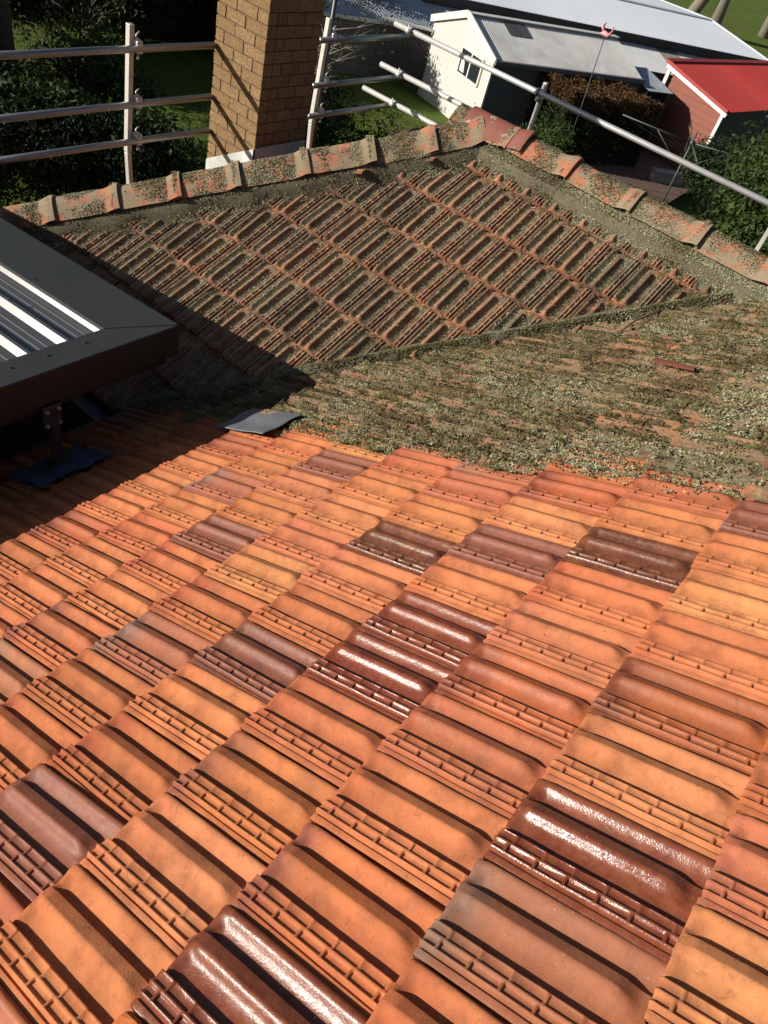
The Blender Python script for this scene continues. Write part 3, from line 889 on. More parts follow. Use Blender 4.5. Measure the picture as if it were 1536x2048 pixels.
def flash(a, b, n, hgt):
    a = Vector(a); b = Vector(b); n = Vector(n)
    P = []
    for p in (a, b):
        zb = fz(p.x) - .03
        P.append([p + n * e + Vector((0, 0, zb)), p + n * e + Vector((0, 0, zb + hgt)), p + n * .002 + Vector((0, 0, zb + hgt + .004)), p + n * .10 + Vector((0, 0, zb - .0))])
    mb.quad(P[0][0], P[1][0], P[1][1], P[0][1]); mb.quad(P[0][1], P[1][1], P[1][2], P[0][2]); mb.quad(P[0][3], P[1][3], P[1][0], P[0][0])
flash((CX0, CY0, 0), (CX1, CY0, 0), (0, -1, 0), .29)
flash((CX1, CY0, 0), (CX1, CY1, 0), (1, 0, 0), .29)
mb.build('flashing', M['white_lead'], chim)

# ------------------------------------------------------------------ scaffold guard rails
def coupler(mb, p, ax, r=.034):
    p = Vector(p); ax = Vector(ax).normalized()
    mb.tube([p - ax * .03, p + ax * .03], r, 14)
    s = ax.cross(Vector((0, 0, 1))).normalized()
    mb.box(p + s * .035, (.05, .05, .035)); mb.tube([p + s * .05 + Vector((0, 0, -.03)), p + s * .05 + Vector((0, 0, .06))], .007, 8)

def clip_hook(parent, p, ax):
    # the curled wire clip that holds a rail on its post
    mb = MB(); p = Vector(p); ax = Vector(ax)
    pts = []
    for k in range(11):
        a = -1.6 + 3.0 * k / 10
        pts.append(p + ax * (.030 * math.cos(a)) + Vector((0, 0, .045 + .050 * math.sin(a))))
    mb.tube(pts, .0055, 6)
    mb.build('clip', M['galv'], parent, True)

LX = -4.985
gl = empty('guard_rail', (LX, 3.28, GZ + 3), 'scaffold guard rail of three tubes along the far left eave behind the brick chimney', 'guard rail', 'roof edge guard rails')
def gpart(mb, name, mat, root, smooth=False, bevel=0):
    return mb.build(name, mat, root, smooth, bevel, mat_world=Matrix.Translation(-root.location))
LZ = (-.505, -.875, -1.140)
for z in LZ:
    mb = MB(); mb.tube([(LX, 1.72, z), (LX, 3.0, z + .002), (LX, 4.052, z)], .0245, 16); gpart(mb, 'rail', M['alu'], gl, True)
    mb = MB(); mb.tube([(LX, 5.26, z), (LX, 6.56, z - .004)], .0245, 16); gpart(mb, 'rail', M['alu'], gl, True)
for y, zt in ((3.30, -.36), (5.385, -.35)):
    mb = MB()
    mb.bar((LX - .048, y - .012, -1.23), (LX - .048, y + .012, zt), .040, .045, (1, 0, 0))
    mb.bar((LX - .048, y - .012, -1.235), (LX - .020, y + .006, -1.75), .036, .042, (1, 0, 0))
    gpart(mb, 'post', M['post'], gl, False, .003)
    for z in LZ:
        mb = MB(); mb.box((LX - .012, y + .048, z + .012), (.062, .050, .085)); gpart(mb, 'bracket', M['galv'], gl, False, .008)
        mb = MB(); p = Vector((LX + .018, y + .030, z + .02))
        pts = [p + Vector((0, .020 * math.sin(a * 2.2), .01 + a * .028)) for a in np.linspace(0, 3.1, 12)]
        mb.tube(pts, .0055, 6); gpart(mb, 'clip', M['galv'], gl, True)
        mb = MB(); mb.tube([(LX + .03, y + .02, z - .03), (LX + .03, y + .02, z - .055)], .009, 8); gpart(mb, 'bolt', M['galv'], gl, True)
# dark scaffold standard behind post two
mb = MB(); mb.tube([(LX - .10, 5.50, -1.7), (LX - .10, 5.50, .3)], .021, 12); gpart(mb, 'standard', M['dark_steel'], gl, True)
RY = 6.46
gr = empty('guard_rail', (-3.37, RY, GZ + 3), 'scaffold guard rail of bright tubes slanting down to the right behind the ridge', 'guard rail', 'roof edge guard rails')
RZ = (-.430, -.815, -1.095)
for z, x0 in zip(RZ, (-5.10, -5.17, -5.33)):
    mb = MB(); mb.tube([(x0, RY, z), (-3.5, RY, z - .002), (2.4 if z > -.5 else -3.3, RY, z - .006)], .0250, 18); gpart(mb, 'rail', M['galv'], gr, True)
    mb = MB(); coupler(mb, (-4.90, RY, z), (1, 0, 0)); gpart(mb, 'coupler', M['galv'], gr, True)
for x, zt in ((-3.366, -.345), (-1.005, -.35), (1.4, -.35)):
    mb = MB(); mb.bar((x, RY + .045, -1.75), (x, RY + .045, zt), .036, .042, (0, 1, 0)); gpart(mb, 'post', M['post'], gr, False, .003)
    for z in (RZ if x < -3 else RZ[:1]):
        mb = MB(); mb.tube([(x - .035, RY, z), (x - .005, RY, z)], .033, 14); mb.box((x, RY + .02, z - .045), (.055, .05, .06)); gpart(mb, 'bracket', M['galv'], gr, True)
        mb = MB(); mb.tube([Vector((x - .02, RY, z)) + Vector((0, -.034 * math.cos(a), .034 * math.sin(a))) for a in np.linspace(-1.2, 2.6, 12)], .006, 6); gpart(mb, 'clip', M['dark_steel'], gr, True)

# ------------------------------------------------------------------ patio roof
PX, PY, PZ = -2.543, 1.691, -.847
pf = .107
patio = empty('patio_roof', (PX, PY, GZ), 'dark grey flat patio roof with ribbed sheets raised over the tiles on brackets', 'patio roof')
def pz(x, h=0): return PZ + pf * (x - PX) + h
def ppart(mb, name, mat, smooth=False, bevel=0, parent=patio):
    return mb.build(name, mat, parent, smooth, bevel, mat_world=Matrix.Translation(-patio.location) if parent is patio else None)
YL = -3.2; XL = -6.3
IX, IY = -2.712, 1.386
# cap flashings: folded sheet with fascia drop (mitred at the corner)
def capstrip(o0, o1, i0, i1, drop_dir, dz=.17):
    mb = MB(); t = .004
    o0 = Vector(o0); o1 = Vector(o1); i0 = Vector(i0); i1 = Vector(i1); dd = Vector(drop_dir)
    mb.quad(o0, o1, i1, i0)
    mb.quad(i0, i1, i1 + Vector((0, 0, -.022)), i0 + Vector((0, 0, -.022)))
    a = o0 + dd * .004; b = o1 + dd * .004
    mb.quad(o0, o0 + dd * .004 + Vector((0, 0, -.004)), o1 + dd * .004 + Vector((0, 0, -.004)), o1)
    mb.quad(a + Vector((0, 0, -.004)), a + Vector((0, 0, -dz)), b + Vector((0, 0, -dz)), b + Vector((0, 0, -.004)))
    mb.quad(a + Vector((0, 0, -dz)), a + Vector((0, 0, -dz)) - dd * .03, b + Vector((0, 0, -dz)) - dd * .03, b + Vector((0, 0, -dz)))
    return mb
ppart(capstrip((PX, PY, pz(PX)), (PX, YL, pz(PX)), (IX, IY, pz(IX)), (IX, YL, pz(IX)), (1, 0, 0)), 'front_flashing', M['colorbond'])
ppart(capstrip((XL, PY, pz(XL) + .001), (PX, PY, pz(PX) + .001), (XL, IY, pz(XL) + .001), (IX, IY, pz(IX) + .001), (0, 1, 0)), 'side_flashing', M['colorbond'])
mb = MB()
mb.box((PX - .045, (PY + YL) / 2 - .02, pz(PX) - .125), (.05, PY - YL - .06, .19)); 
ppart(mb, 'fascia_beam', M['colorbond'])
mb = MB(); mb.bar((PX - .08, PY - .05, pz(PX) - .12), (XL, PY - .05, pz(XL) - .12), .05, .18); ppart(mb, 'fascia_beam', M['colorbond'])
# mitre seam and screws
mb = MB(); mb.tube([(PX - .003, PY - .004, pz(PX) + .001), (IX, IY, pz(IX) + .001)], .0022, 6); ppart(mb, 'mitre_seam', M['colorbond'])
def screw(x, y):
    mb = MB(); p = Vector((x, y, pz(x)))
    mb.tube([p, p + Vector((0, 0, .002))], .0085, 10); mb.tube([p + Vector((0, 0, .002)), p + Vector((0, 0, .0085))], .0055, 6)
    ppart(mb, 'screw', M['dark_steel'])
for y in (1.24, 1.05, .877, .69, .50, .31): screw(-2.650, y)
for x in (-3.307, -3.95, -4.6): screw(x, 1.412)
# pan and rib sheets
ribs = [1.407, 1.207, 1.012, .82, .63, .44, .25, .06, -.13, -.32, -.51, -.70, -.89, -1.08, -1.27, -1.46, -1.65, -1.84, -2.03, -2.22, -2.41, -2.60, -2.79, -2.98]
prof = []
ys = IY + .03
for rbi, yc in enumerate(ribs):
    nxt = ribs[rbi + 1] if rbi + 1 < len(ribs) else yc - .19
    prof += [(yc + .024, -.044), (yc + .010, -.013), (yc - .008, -.013), (yc - .032, -.044)]
    m1 = yc + (nxt - yc) * .40; m2 = yc + (nxt - yc) * .60
    prof += [(m1 + .006, -.044), (m1, -.040), (m1 - .006, -.044), (m2 + .006, -.044), (m2, -.040), (m2 - .006, -.044)]
prof = [(IY + .05, -.044)] + prof
V = []; F = []
for x in (IX + .06, -4.2, XL):
    for (y, h) in prof: V.append((x - PX, y - PY, pz(x, h) - GZ))
n_ = len(prof)
for i in range(2):
    for k in range(n_ - 1): F.append((i * n_ + k, i * n_ + k + 1, (i + 1) * n_ + k + 1, (i + 1) * n_ + k))
link('roof_sheet', mesh_np('roof_sheet', V, F), M['sheet'], patio)
for yc in ribs[1:6]:
    mb = MB(); p = Vector((-3.20, yc, pz(-3.20, -.006))); mb.tube([p, p + Vector((0, 0, .009))], .007, 8); ppart(mb, 'screw', M['dark_steel'])
mb = MB(); mb.box((XL + .05, (PY + YL) / 2, (pz(XL) + GZ) / 2 - .03), (.04, PY - YL, pz(XL) - GZ - .06)); mb.box(((XL + EA_X) / 2, YL + .05, (pz(XL) + GZ) / 2 - .03), (EA_X - XL - .1, .04, pz(XL) - GZ - .06)); mb.box(((XL - 3.4) / 2, PY - .12, (pz(XL) + GZ) / 2 - .12), (-3.4 - XL, .04, pz(XL) - GZ - .24)); ppart(mb, 'screen', M['dark_wall'])  # added blockers: keep sun out and the space under the patio dark
mb = MB(); mb.box(((XL + EA_X) / 2, (PY + YL) / 2, GZ + .06), (EA_X - XL, PY - YL, .06)); ppart(mb, 'deck', M['old_timber'])  # dark deck added to cover sunlit ground under the patio
# extender bracket and its dome flashing
bx, by = -2.62, .985
def bracket(bx, by):
    mb = MB(); mb.box((PX - .002, by, pz(PX) - .255), (.010, .095, .125)); ppart(mb, 'bracket_plate', M['dark_steel'], False, .003)
    for dy, dz in ((.03, .04), (-.03, -.04), (.03, -.04), (-.03, .04)):
        mb = MB(); mb.tube([(PX, by + dy, pz(PX) - .255 + dz), (PX + .014, by + dy, pz(PX) - .255 + dz)], .009, 6); ppart(mb, 'bolt', M['galv'])
    mb = MB(); mb.bar((PX + .006, by, pz(PX) - .28), (PX + .006, by, T * PX - .05), .038, .038, (1, 0, 0)); ppart(mb, 'bracket_post', M['dark_steel'], False, .004)
    zb = T * PX
    mb = MB(); mb.tube([(PX + .006 - .02 * k, by, zb - .02 + .026 * k) for k in range(3)], [.085, .06, .03], 18); ppart(mb, 'rubber_boot', M['rubber'], True)
    V = []; F = []; nn = 22
    for i in range(nn):
        for j in range(nn):
            s = -.17 + .34 * i / (nn - 1); t = -.20 + .40 * j / (nn - 1)
            edge = 1 + .10 * math.sin(t * 31) + .08 * math.sin(s * 40 + 1)
            ti = (by + t) / W; 
            x = PX + .01 + s * CP * edge; y = by + t * edge * .95
            zz = T * x + .012 + .007 * math.sin(y * 2 * math.pi / (W / 2)) 
            V.append((x - PX, y - PY, zz - GZ))
    for i in range(nn - 1):
        for j in range(nn - 1): F.append((i * nn + j, (i + 1) * nn + j, (i + 1) * nn + j + 1, i * nn + j + 1))
    link('flashing_sheet', mesh_np('flashing_sheet', V, F, True), M['blue_sheet'], patio)
bracket(-2.6, .985)
bracket(-2.6, -.75)
mb = MB(); mb.box((-2.60, PY - .035, -1.02), (.055, .03, .02), Matrix.Rotation(.4, 3, 'Z')); ppart(mb, 'end_clip', M['galv'])

# ------------------------------------------------------------------ small things on the roof
def drape(s0, s1, t0, t1, h, nx=26, ny=30):
    V = []; F = []
    for i in range(nx):
        for j in range(ny):
            a = i / (nx - 1); b = j / (ny - 1)
            s = s0 + (s1 - s0) * a + .06 * math.sin(b * 3) * 0; t = t0 + (t1 - t0) * b - .30 * a * 0
            p = A_es * (s * G) + A_et * (t * W)
            sag = .006 * (.5 + .5 * math.sin((t - .45) * 2 * math.pi * 1.15)) + .002 * math.sin(s * 9 + t * 2)
            p = p + A_n * (h + sag)
            V.append(tuple(p))
    for i in range(nx - 1):
        for j in range(ny - 1): F.append((i * ny + j, (i + 1) * ny + j, (i + 1) * ny + j + 1, i * ny + j + 1))
    return mesh_np('patch', V, F, True)
o = link('flashing_patch', drape(-7.32, -6.24, 7.56, 8.85, .014), M['lead'], label='grey lead sheet patch laid over the tiles beside the patio shadow', cat='flashing')
sd = o.modifiers.new('thick', 'SOLIDIFY'); sd.thickness = .003
def on_a(s, t, h): return A_es * (s * G) + A_et * (t * W) + A_n * h
mb = MB()
pts = [on_a(-3.34 + .04 * i + .02 * math.sin(i * 1.7), 15.95 + .257 * i, .012 + .022 * math.sin(i / 9 * math.pi)) for i in range(10)]
mb.tube(pts, [.006, .0065, .006, .006, .0055, .005, .005, .004, .004, .003], 8)
mb.build('twig', M['twig'], None, True, label='bent dry brown twig lying on the moss beside the valley', cat='twig')
mb = MB()
for i in range(6):
    a = i / 6; b = (i + 1) / 6
    mb.bar(on_a(-2.10 + .6 * a, 13.30 - .22 * a, .052 - .020 * a), on_a(-2.10 + .6 * b, 13.30 - .22 * b, .052 - .020 * b), .032 - .012 * a, .012, tuple(A_n))
t_ = NT('broken_tile_red'); t_.set('Base Color', (.16, .045, .028)); t_.set('Roughness', .7); M['shard'] = t_.m
mb.build('tile_shard', M['shard'], None, label='dark red broken tile sliver lying on the mossy tiles', cat='tile shard')

# ------------------------------------------------------------------ ground
def gz(x, y):
    return GZ - 0.9 * float(smst(20.5, 26.0, np.array(y - .1 * x))) 
xs = np.concatenate([np.linspace(-400, -40, 12), np.linspace(-34, 14, 49), np.linspace(30, 400, 12)])
ys = np.concatenate([np.linspace(-300, -20, 10), np.linspace(-10, 70, 81), np.linspace(90, 600, 14)])
V = []; F = []
for x in xs:
    for y in ys:
        z = gz(x, y) + (fbm(np.array([[x, y, 0.]]), .3, 2)[0] - .5) * .12
        V.append((x, y, z))
ny = len(ys)
for i in range(len(xs) - 1):
    for j in range(ny - 1): F.append((i * ny + j, (i + 1) * ny + j, (i + 1) * ny + j + 1, i * ny + j + 1))
link('ground', mesh_np('ground', V, F, True), M['ground'], kind='structure', label='grass yard and paddock around the house')
mb = MB(); zz = GZ + .09
mb.quad((-9.5, 17.0, zz), (-5.2, 15.2, zz), (-5.6, 22.5, zz), (-9.3, 24.5, zz)); mb.quad((-9.3, 24.5, zz), (-5.6, 22.5, zz), (-6.6, 31, zz - .9), (-11, 31, zz - .9))
mb.build('path', M['paving'], kind='structure', label='brown brick paved yard behind the wing')

# ------------------------------------------------------------------ sheds
def V3(a, b=None, z=0): return Vector((a[0], a[1], z))
D1 = Vector((.921, -.39, 0)); D2 = Vector((.39, .921, 0)); UP = Vector((0, 0, 1))
def corr(name, o, du, dv, nu_len, nv_len, pitch, amp, mat, parent, thick_dir):
    """corrugated sheet: waves across du, ribs along dv (both unit vectors)"""
    n = int(nu_len / pitch) * 4 + 1
    V = []; F = []
    for j in range(2):
        for i in range(n):
            u = nu_len * i / (n - 1)
            V.append(tuple(o + du * u + dv * (nv_len * j) + thick_dir * (amp * math.sin(2 * math.pi * u / pitch))))
    for i in range(n - 1): F.append((i, i + 1, n + i + 1, n + i))
    return link(name, mesh_np(name, V, F, False), mat, parent)
def ribbed(name, o, du, L, hgt_fn, n_dir, pitch, mat, parent, base=0):
    """upright cladding with trapezoid ribs; hgt_fn(u) gives its top"""
    prof = [(0, 0), (.30, 0), (.42, .012), (.88, .012)]
    us = []; k = 0
    while k * pitch < L:
        for (a, h) in prof: us.append((min(L, (k + a) * pitch), h))
        k += 1
    us.append((L, 0))
    V = []; F = []
    for (u, h) in us:
        p = o + du * u + n_dir * h
        V.append(tuple(p + UP * base)); V.append(tuple(p + UP * hgt_fn(u)))
    for i in range(len(us) - 1): F.append((2 * i, 2 * i + 2, 2 * i + 3, 2 * i + 1))
    return link(name, mesh_np(name, V, F, False), mat, parent)

SH = Vector((-13.23, 19.40, GZ)); SW = 3.05; SL = 5.1; EH = 1.88; RH = 2.42
shed = empty('garden_shed', (0, 0, 0), 'cream steel garden shed with corrugated gable roof and a sliding window', 'shed')
ribbed('front_wall', SH, D1, SW, lambda u: EH + (RH - EH) * (1 - abs(u - SW / 2) / (SW / 2)), -D2, .115, M['cream'], shed, -.3)
mb = MB()
mb.quad(SH + D2 * SL, SH + D1 * SW + D2 * SL, SH + D1 * SW + D2 * SL + UP * EH, SH + D1 * SW / 2 + D2 * SL + UP * RH, SH + D2 * SL + UP * EH)
mb.quad(SH - UP * .3, SH + D2 * SL - UP * .3, SH + D2 * SL + UP * EH, SH + UP * EH)
mb.build('rear_wall', M['cream'], shed)
ribbed('side_wall', SH + D1 * SW, D2, SL, lambda u: EH, D1, .115, M['grey_wall'], shed, -.3)  # shade of the cream shed's long side put into a grey colour
sl = Vector(D1 * (SW / 2) - UP * (RH - EH)); slen = sl.length + .12
for sgn, nm in ((1, 'roof_slope'), (-1, 'roof_slope')):
    dv = (D1 * (sgn * SW / 2) - UP * (RH - EH)).normalized()
    nrm = dv.cross(D2) * (-1 if sgn > 0 else 1)
    if nrm.z < 0: nrm = -nrm
    corr(nm, SH + D1 * (SW / 2) + UP * (RH + .03) - D2 * .06, D2, dv, SL + .12, slen, .076, .010, M['zinc'], shed, nrm)
dv = (D1 * (SW / 2) - UP * (RH - EH)).normalized(); nrm = dv.cross(D2); nrm = nrm if nrm.z > 0 else -nrm
o = SH + D1 * (SW / 2) + UP * (RH + .045)
corr('skylight_sheet', o + D2 * .95 + dv * .12, D2, dv, .72, .52, .076, .011, M['dark_wall'], shed, nrm)
mb = MB()
mb.bar(o - D2 * .08 + UP * .005, o + D2 * (SL + .08) + UP * .005, .22, .02); mb.build('ridge_cap', M['zinc'], shed)
mb = MB()
for sgn in (-1, 1):
    a = SH + D1 * (SW / 2) + UP * (RH + .02) - D2 * .07; b = a + (D1 * (sgn * SW / 2) - UP * (RH - EH)) * 1.06
    mb.bar(a, b, .04, .16)
mb.build('barge_trim', M['cream_trim'], shed)
mb = MB(); mb.bar(SH + D1 * (SW + .10) + UP * (EH - .02) - D2 * .08, SH + D1 * (SW + .10) + UP * (EH - .02) + D2 * (SL + .08), .11, .10); mb.build('gutter', M['grey_wall'], shed)
mb = MB(); mb.bar(SH + D1 * SW - D2 * .015 - UP * .3, SH + D1 * SW - D2 * .015 + UP * EH, .05, .05, tuple(D2)); mb.build('corner_trim', M['cream_trim'], shed)
win = empty('window', (0, 0, 0), parent=shed)
wx0, wx1, wz0, wz1 = 1.64, 2.64, 1.14, 1.74
def wq(u, z, d): return SH + D1 * u + UP * z - D2 * d
mb = MB(); mb.quad(wq(wx0, wz0, .02), wq(wx1, wz0, .02), wq(wx1, wz1, .02), wq(wx0, wz1, .02)); mb.build('pane', M['glass'], win)
mb = MB()
for (a, b) in (((wx0, wz0), (wx1, wz0)), ((wx0, wz1), (wx1, wz1)), ((wx0, wz0), (wx0, wz1)), ((wx1, wz0), (wx1, wz1)), (((wx0 + wx1) / 2, wz0), ((wx0 + wx1) / 2, wz1))):
    mb.bar(wq(*a, .03), wq(*b, .03), .045, .05, tuple(D2))
mb.build('frame', M['cream_trim'], win)
mb = MB(); mb.quad(wq(wx0 + .05, wz0 + .06, .024), wq(wx0 + .28, wz0 + .06, .024), wq(wx0 + .22, wz1 - .30, .024), wq(wx0 + .06, wz1 - .2, .024)); mb.build('curtain', M['curtain'], win)

# low skillion lean-to on the shed's far end
lean = empty('lean_to', (0, 0, 0), 'small blue-grey lean-to roof at the far end of the cream shed', 'lean-to')
p0 = SH + D1 * (SW - .9) + D2 * (SL + .05); 
corr('roof_sheet', p0 + UP * 1.95, D2, (D1 * 1.7 - UP * .28).normalized(), 1.0, 1.35, .076, .009, M['zinc_blue'], lean, UP)
mb = MB(); mb.bar(p0 + D1 * 1.2 + UP * -.8, p0 + D1 * 1.2 + UP * 1.66, .09, .09); mb.bar(p0 + D1 * 1.2 + D2 * .95 + UP * -.8, p0 + D1 * 1.2 + D2 * .95 + UP * 1.66, .09, .09); mb.build('post', M['old_timber'], lean)
mb = MB(); mb.box(p0 + D2 * 1.05 + D1 * .6 + UP * .6, (1.2, .05, 2.3), Matrix.Rotation(math.atan2(D1.y, D1.x), 3, 'Z')); mb.build('rear_wall', M['dark_wall'], lean)

# long farm shed behind: pale low gable with a lower skillion of mixed sheets
E0 = Vector((-8.35, 35.34, -3.2)); DE = Vector((.4905, .8714, 0)); NB = Vector((-.8714, .4905, 0))
farm = empty('farm_shed', (0, 0, 0), 'long low farm shed with a pale galvanised gable roof', 'shed')
Lb = 34
o = E0 - DE * Lb
corr('roof_slope', o, DE, (NB * 3.92 + UP * .29).normalized(), Lb, 3.93, .11, .014, M['zinc_white'], farm, UP)
corr('roof_slope', o + NB * 3.92 + UP * .29, DE, (NB * 5.0 - UP * .30).normalized(), Lb, 5.0, .11, .014, M['zinc_white'], farm, UP)
mb = MB(); mb.bar(o + NB * 3.92 + UP * .31, E0 + NB * 3.92 + UP * .31, .3, .02); mb.build('ridge_cap', M['zinc_white'], farm)
mb = MB(); mb.bar(o + NB * .12 - UP * .22, E0 + NB * .12 - UP * .22, .10, .38); mb.build('fascia', M['dark_wall'], farm)
mb = MB(); mb.bar(o + NB * .35 - UP * 1.7, E0 + NB * .35 - UP * 1.7, .10, 3.0)
mb.bar(E0 + NB * .3 - UP * 1.6, E0 + NB * 8.6 - UP * 1.6, .08, 2.8); mb.build('wall', M['dark_wall'], farm)
mb = MB(); mb.bar(E0 + DE * .02, E0 + DE * .02 + NB * 3.92 + UP * .29, .05, .10); mb.bar(E0 + DE * .02 + NB * 3.92 + UP * .29, E0 + DE * .02 + NB * 8.9 - UP * .02, .05, .10); mb.build('barge_trim', M['zinc_white'], farm)
skil = empty('skillion_roof', (0, 0, 0), 'lower skillion roof of mixed grey and mossy sheets below the farm shed', 'skillion')
kk = 0; u = 0
dvs = (-NB * 1.45 - UP * .30).normalized()
seq = ['zinc_grey', 'zinc_grey', 'fibre', 'zinc_grey', 'zinc_blue', 'fibre', 'zinc_grey', 'zinc_white', 'zinc_grey', 'fibre', 'zinc_grey', 'zinc_grey', 'zinc_blue', 'zinc_grey']
while u < Lb - 1:
    w_ = .95
    corr('roof_sheet', o + DE * u - UP * (.30 + .004 * (kk % 2)) + NB * .05, DE, dvs, w_ + .02, 1.75, .076, .009, M[seq[kk % len(seq)]], skil, UP)
    u += w_; kk += 1
mb = MB(); a = o - NB * 1.55 - UP * 1.9; b = E0 - NB * 1.55 - UP * 1.9; mb.bar(a, b, .08, 2.4); mb.build('wall', M['dark_wall'], skil)

# corrugated shed at top left of the cream shed
sh2 = empty('corrugated_shed', (0, 0, 0), 'shed with blue-grey corrugated roof left of the cream shed', 'shed')
q0 = Vector((-15.9, 15.2, -3.50))
corr('roof_sheet', q0, D2, (-D1 * 4 + UP * .75).normalized(), 5.8, 4.6, .10, .016, M['zinc_blue'], sh2, UP)
mb = MB(); mb.bar(q0 - UP * .05 + D1 * .05, q0 + D2 * 5.8 - UP * .05 + D1 * .05, .10, .09); mb.build('gutter', M['zinc_grey'], sh2)
mb = MB(); mb.bar(q0 - D1 * .25 - UP * .95, q0 - D1 * .25 + D2 * 5.8 - UP * .95, .08, 1.7); mb.build('wall', M['grey_wall'], sh2)
# lattice screen
lat = empty('lattice_screen', (0, 0, 0), 'dark timber lattice screen between the cream shed and the corrugated shed', 'screen')
l0 = Vector((-14.0, 18.6, GZ)); ld = Vector((.75, .66, 0)).normalized()
for i in range(13):
    mb = MB(); mb.bar(l0 + ld * (.1 * i - .3) + UP * .2, l0 + ld * (.1 * i + .9) + UP * 1.6, .006, .028, (0, 0, 1)); mb.build('slat', M['old_timber'], lat)
    mb = MB(); mb.bar(l0 + ld * (.1 * i + .9) + UP * .2 + D1 * .01, l0 + ld * (.1 * i - .3) + UP * 1.6 + D1 * .01, .006, .028, (0, 0, 1)); mb.build('slat', M['old_timber'], lat)
mb = MB(); mb.bar(l0 + UP * 1.62 - ld * .3, l0 + ld * 2 + UP * 1.62, .06, .06); mb.build('top_rail', M['white'], lat)

# red roofed weatherboard outbuilding
red = empty('outbuilding', (0, 0, 0), 'weatherboard outbuilding with a bright red corrugated roof', 'outbuilding')
RB = Vector((-6.15, 24.08, GZ)); rd = Vector((.987, -.16, 0)).normalized(); rb2 = Vector((.16, .987, 0)).normalized()
WLn = 1.95; hR = 1.82; hL = 2.22
nb = 15
for i in range(nb):
    z0 = -.25 + i * .165
    mb = MB()
    za = z0 + .155
    # boards are trimmed by the raking roof line
    def top_at(u): return hL + (hR - hL) * (1 - u / WLn) if False else hR + (hL - hR) * (u / WLn)
    u1 = WLn if za <= hR else min(WLn, WLn)
    ustart = 0.0 if za < hR else (za - hR) / (hL - hR) * WLn
    if ustart > WLn - .05: continue
    a = RB - rd * ustart + UP * (z0 + .08); b = RB - rd * WLn + UP * (z0 + .08)
    tilt = rb2
    mb.add([a - rb2 * .026 - UP * .085, b - rb2 * .026 - UP * .085, b - rb2 * .004 + UP * .085, a - rb2 * .004 + UP * .085,
            a + rb2 * .02 - UP * .085, b + rb2 * .02 - UP * .085, b + rb2 * .02 + UP * .085, a + rb2 * .02 + UP * .085],
           [(0, 1, 2, 3), (4, 7, 6, 5), (0, 4, 5, 1), (3, 2, 6, 7), (0, 3, 7, 4), (1, 5, 6, 2)])
    mb.build('weatherboard', M['timber'], red)
mb = MB()
mb.quad(RB + rb2 * .02 - UP * .3, RB + rb2 * 5 - UP * 1.2, RB + rb2 * 5 + UP * hR, RB + rb2 * .02 + UP * hR); mb.build('side_wall', M['dark_wall'], red)
mb = MB(); mb.quad(RB - rd * WLn + rb2 * .03 - UP * .3, RB - rd * WLn + rb2 * 5 - UP * 1.2, RB - rd * WLn + rb2 * 5 + UP * hL, RB - rd * WLn + rb2 * .03 + UP * hL); mb.build('side_wall', M['timber'], red)
mb = MB(); mb.bar(RB - rb2 * .03 - UP * .3, RB - rb2 * .03 + UP * hR, .09, .06, tuple(rb2)); mb.build('corner_board', M['white'], red)
rslope = (-rd * WLn + UP * (hL - hR)).normalized()
ro = RB + rd * .16 + UP * (hR + .0) - rb2 * .20
rn = rslope.cross(rb2); rn = rn if rn.z > 0 else -rn
corr('roof_sheet', ro, rb2, rslope, 10.0, 2.42, .076, .010, M['red_roof'], red, rn)
mb = MB(); mb.bar(ro - rb2 * .02 + rn * .02, ro - rb2 * .02 + rslope * 2.42 + rn * .02, .05, .09, tuple(rn)); mb.build('barge_cap', M['red_roof'], red)
mb = MB(); mb.bar(ro + rb2 * .03 - UP * .09, ro + rb2 * .03 + rslope * 2.38 - UP * .09, .03, .10); mb.build('barge_board', M['white'], red)
mb = MB(); mb.bar(ro + rslope * 2.42 + rn * .02, ro + rslope * 2.42 + rb2 * 10 + rn * .02, .16, .04, tuple(rn)); mb.build('ridge_flashing', M['red_roof'], red)
mb = MB(); mb.bar(RB - rd * (WLn + .12) - rb2 * .1 - UP * .3, RB - rd * (WLn + .12) - rb2 * .1 + UP * (hL - .1), .10, .10); mb.build('post', M['white'], red)

# ------------------------------------------------------------------ foliage
def leaves(name, P, N, size, col, parent, asp=.5):
    n = len(P)
    a = rng.normal(size=(n, 3)); a /= np.linalg.norm(a, axis=1)[:, None]
    nn = N + rng.normal(0, .7, (n, 3)); nn /= np.linalg.norm(nn, axis=1)[:, None]
    a -= (a * nn).sum(1)[:, None] * nn; a /= np.linalg.norm(a, axis=1)[:, None]; b = np.cross(nn, a)
    L = size[:, None]; Wd = L * asp
    V = np.stack([P - a * L, P + b * Wd + nn * L * .15, P + a * L, P - b * Wd + nn * L * .15], 1)
    F = np.arange(n * 4).reshape(-1, 4)
    me = mesh_np(name, V.reshape(-1, 3), F, False)
    ca = me.color_attributes.new('Col', 'FLOAT_COLOR', 'POINT')
    cc = np.ones((n, 4, 4), np.float32); cc[..., :3] = col[:, None, :]
    ca.data.foreach_set('color', cc.ravel())
    return link(name, me, M['leaf'], parent)
def blob_points(centers, radii, n, shell=.55):
    k = rng.integers(0, len(centers), n)
    d = rng.normal(size=(n, 3)); d /= np.linalg.norm(d, axis=1)[:, None]
    r = (shell + (1 - shell) * rng.random(n)) ** (1 / 1.5)
    C = np.array(centers)[k]; Rr = np.array(radii)[k]
    if Rr.ndim == 1: Rr = Rr[:, None]
    return C + d * Rr * r[:, None], d
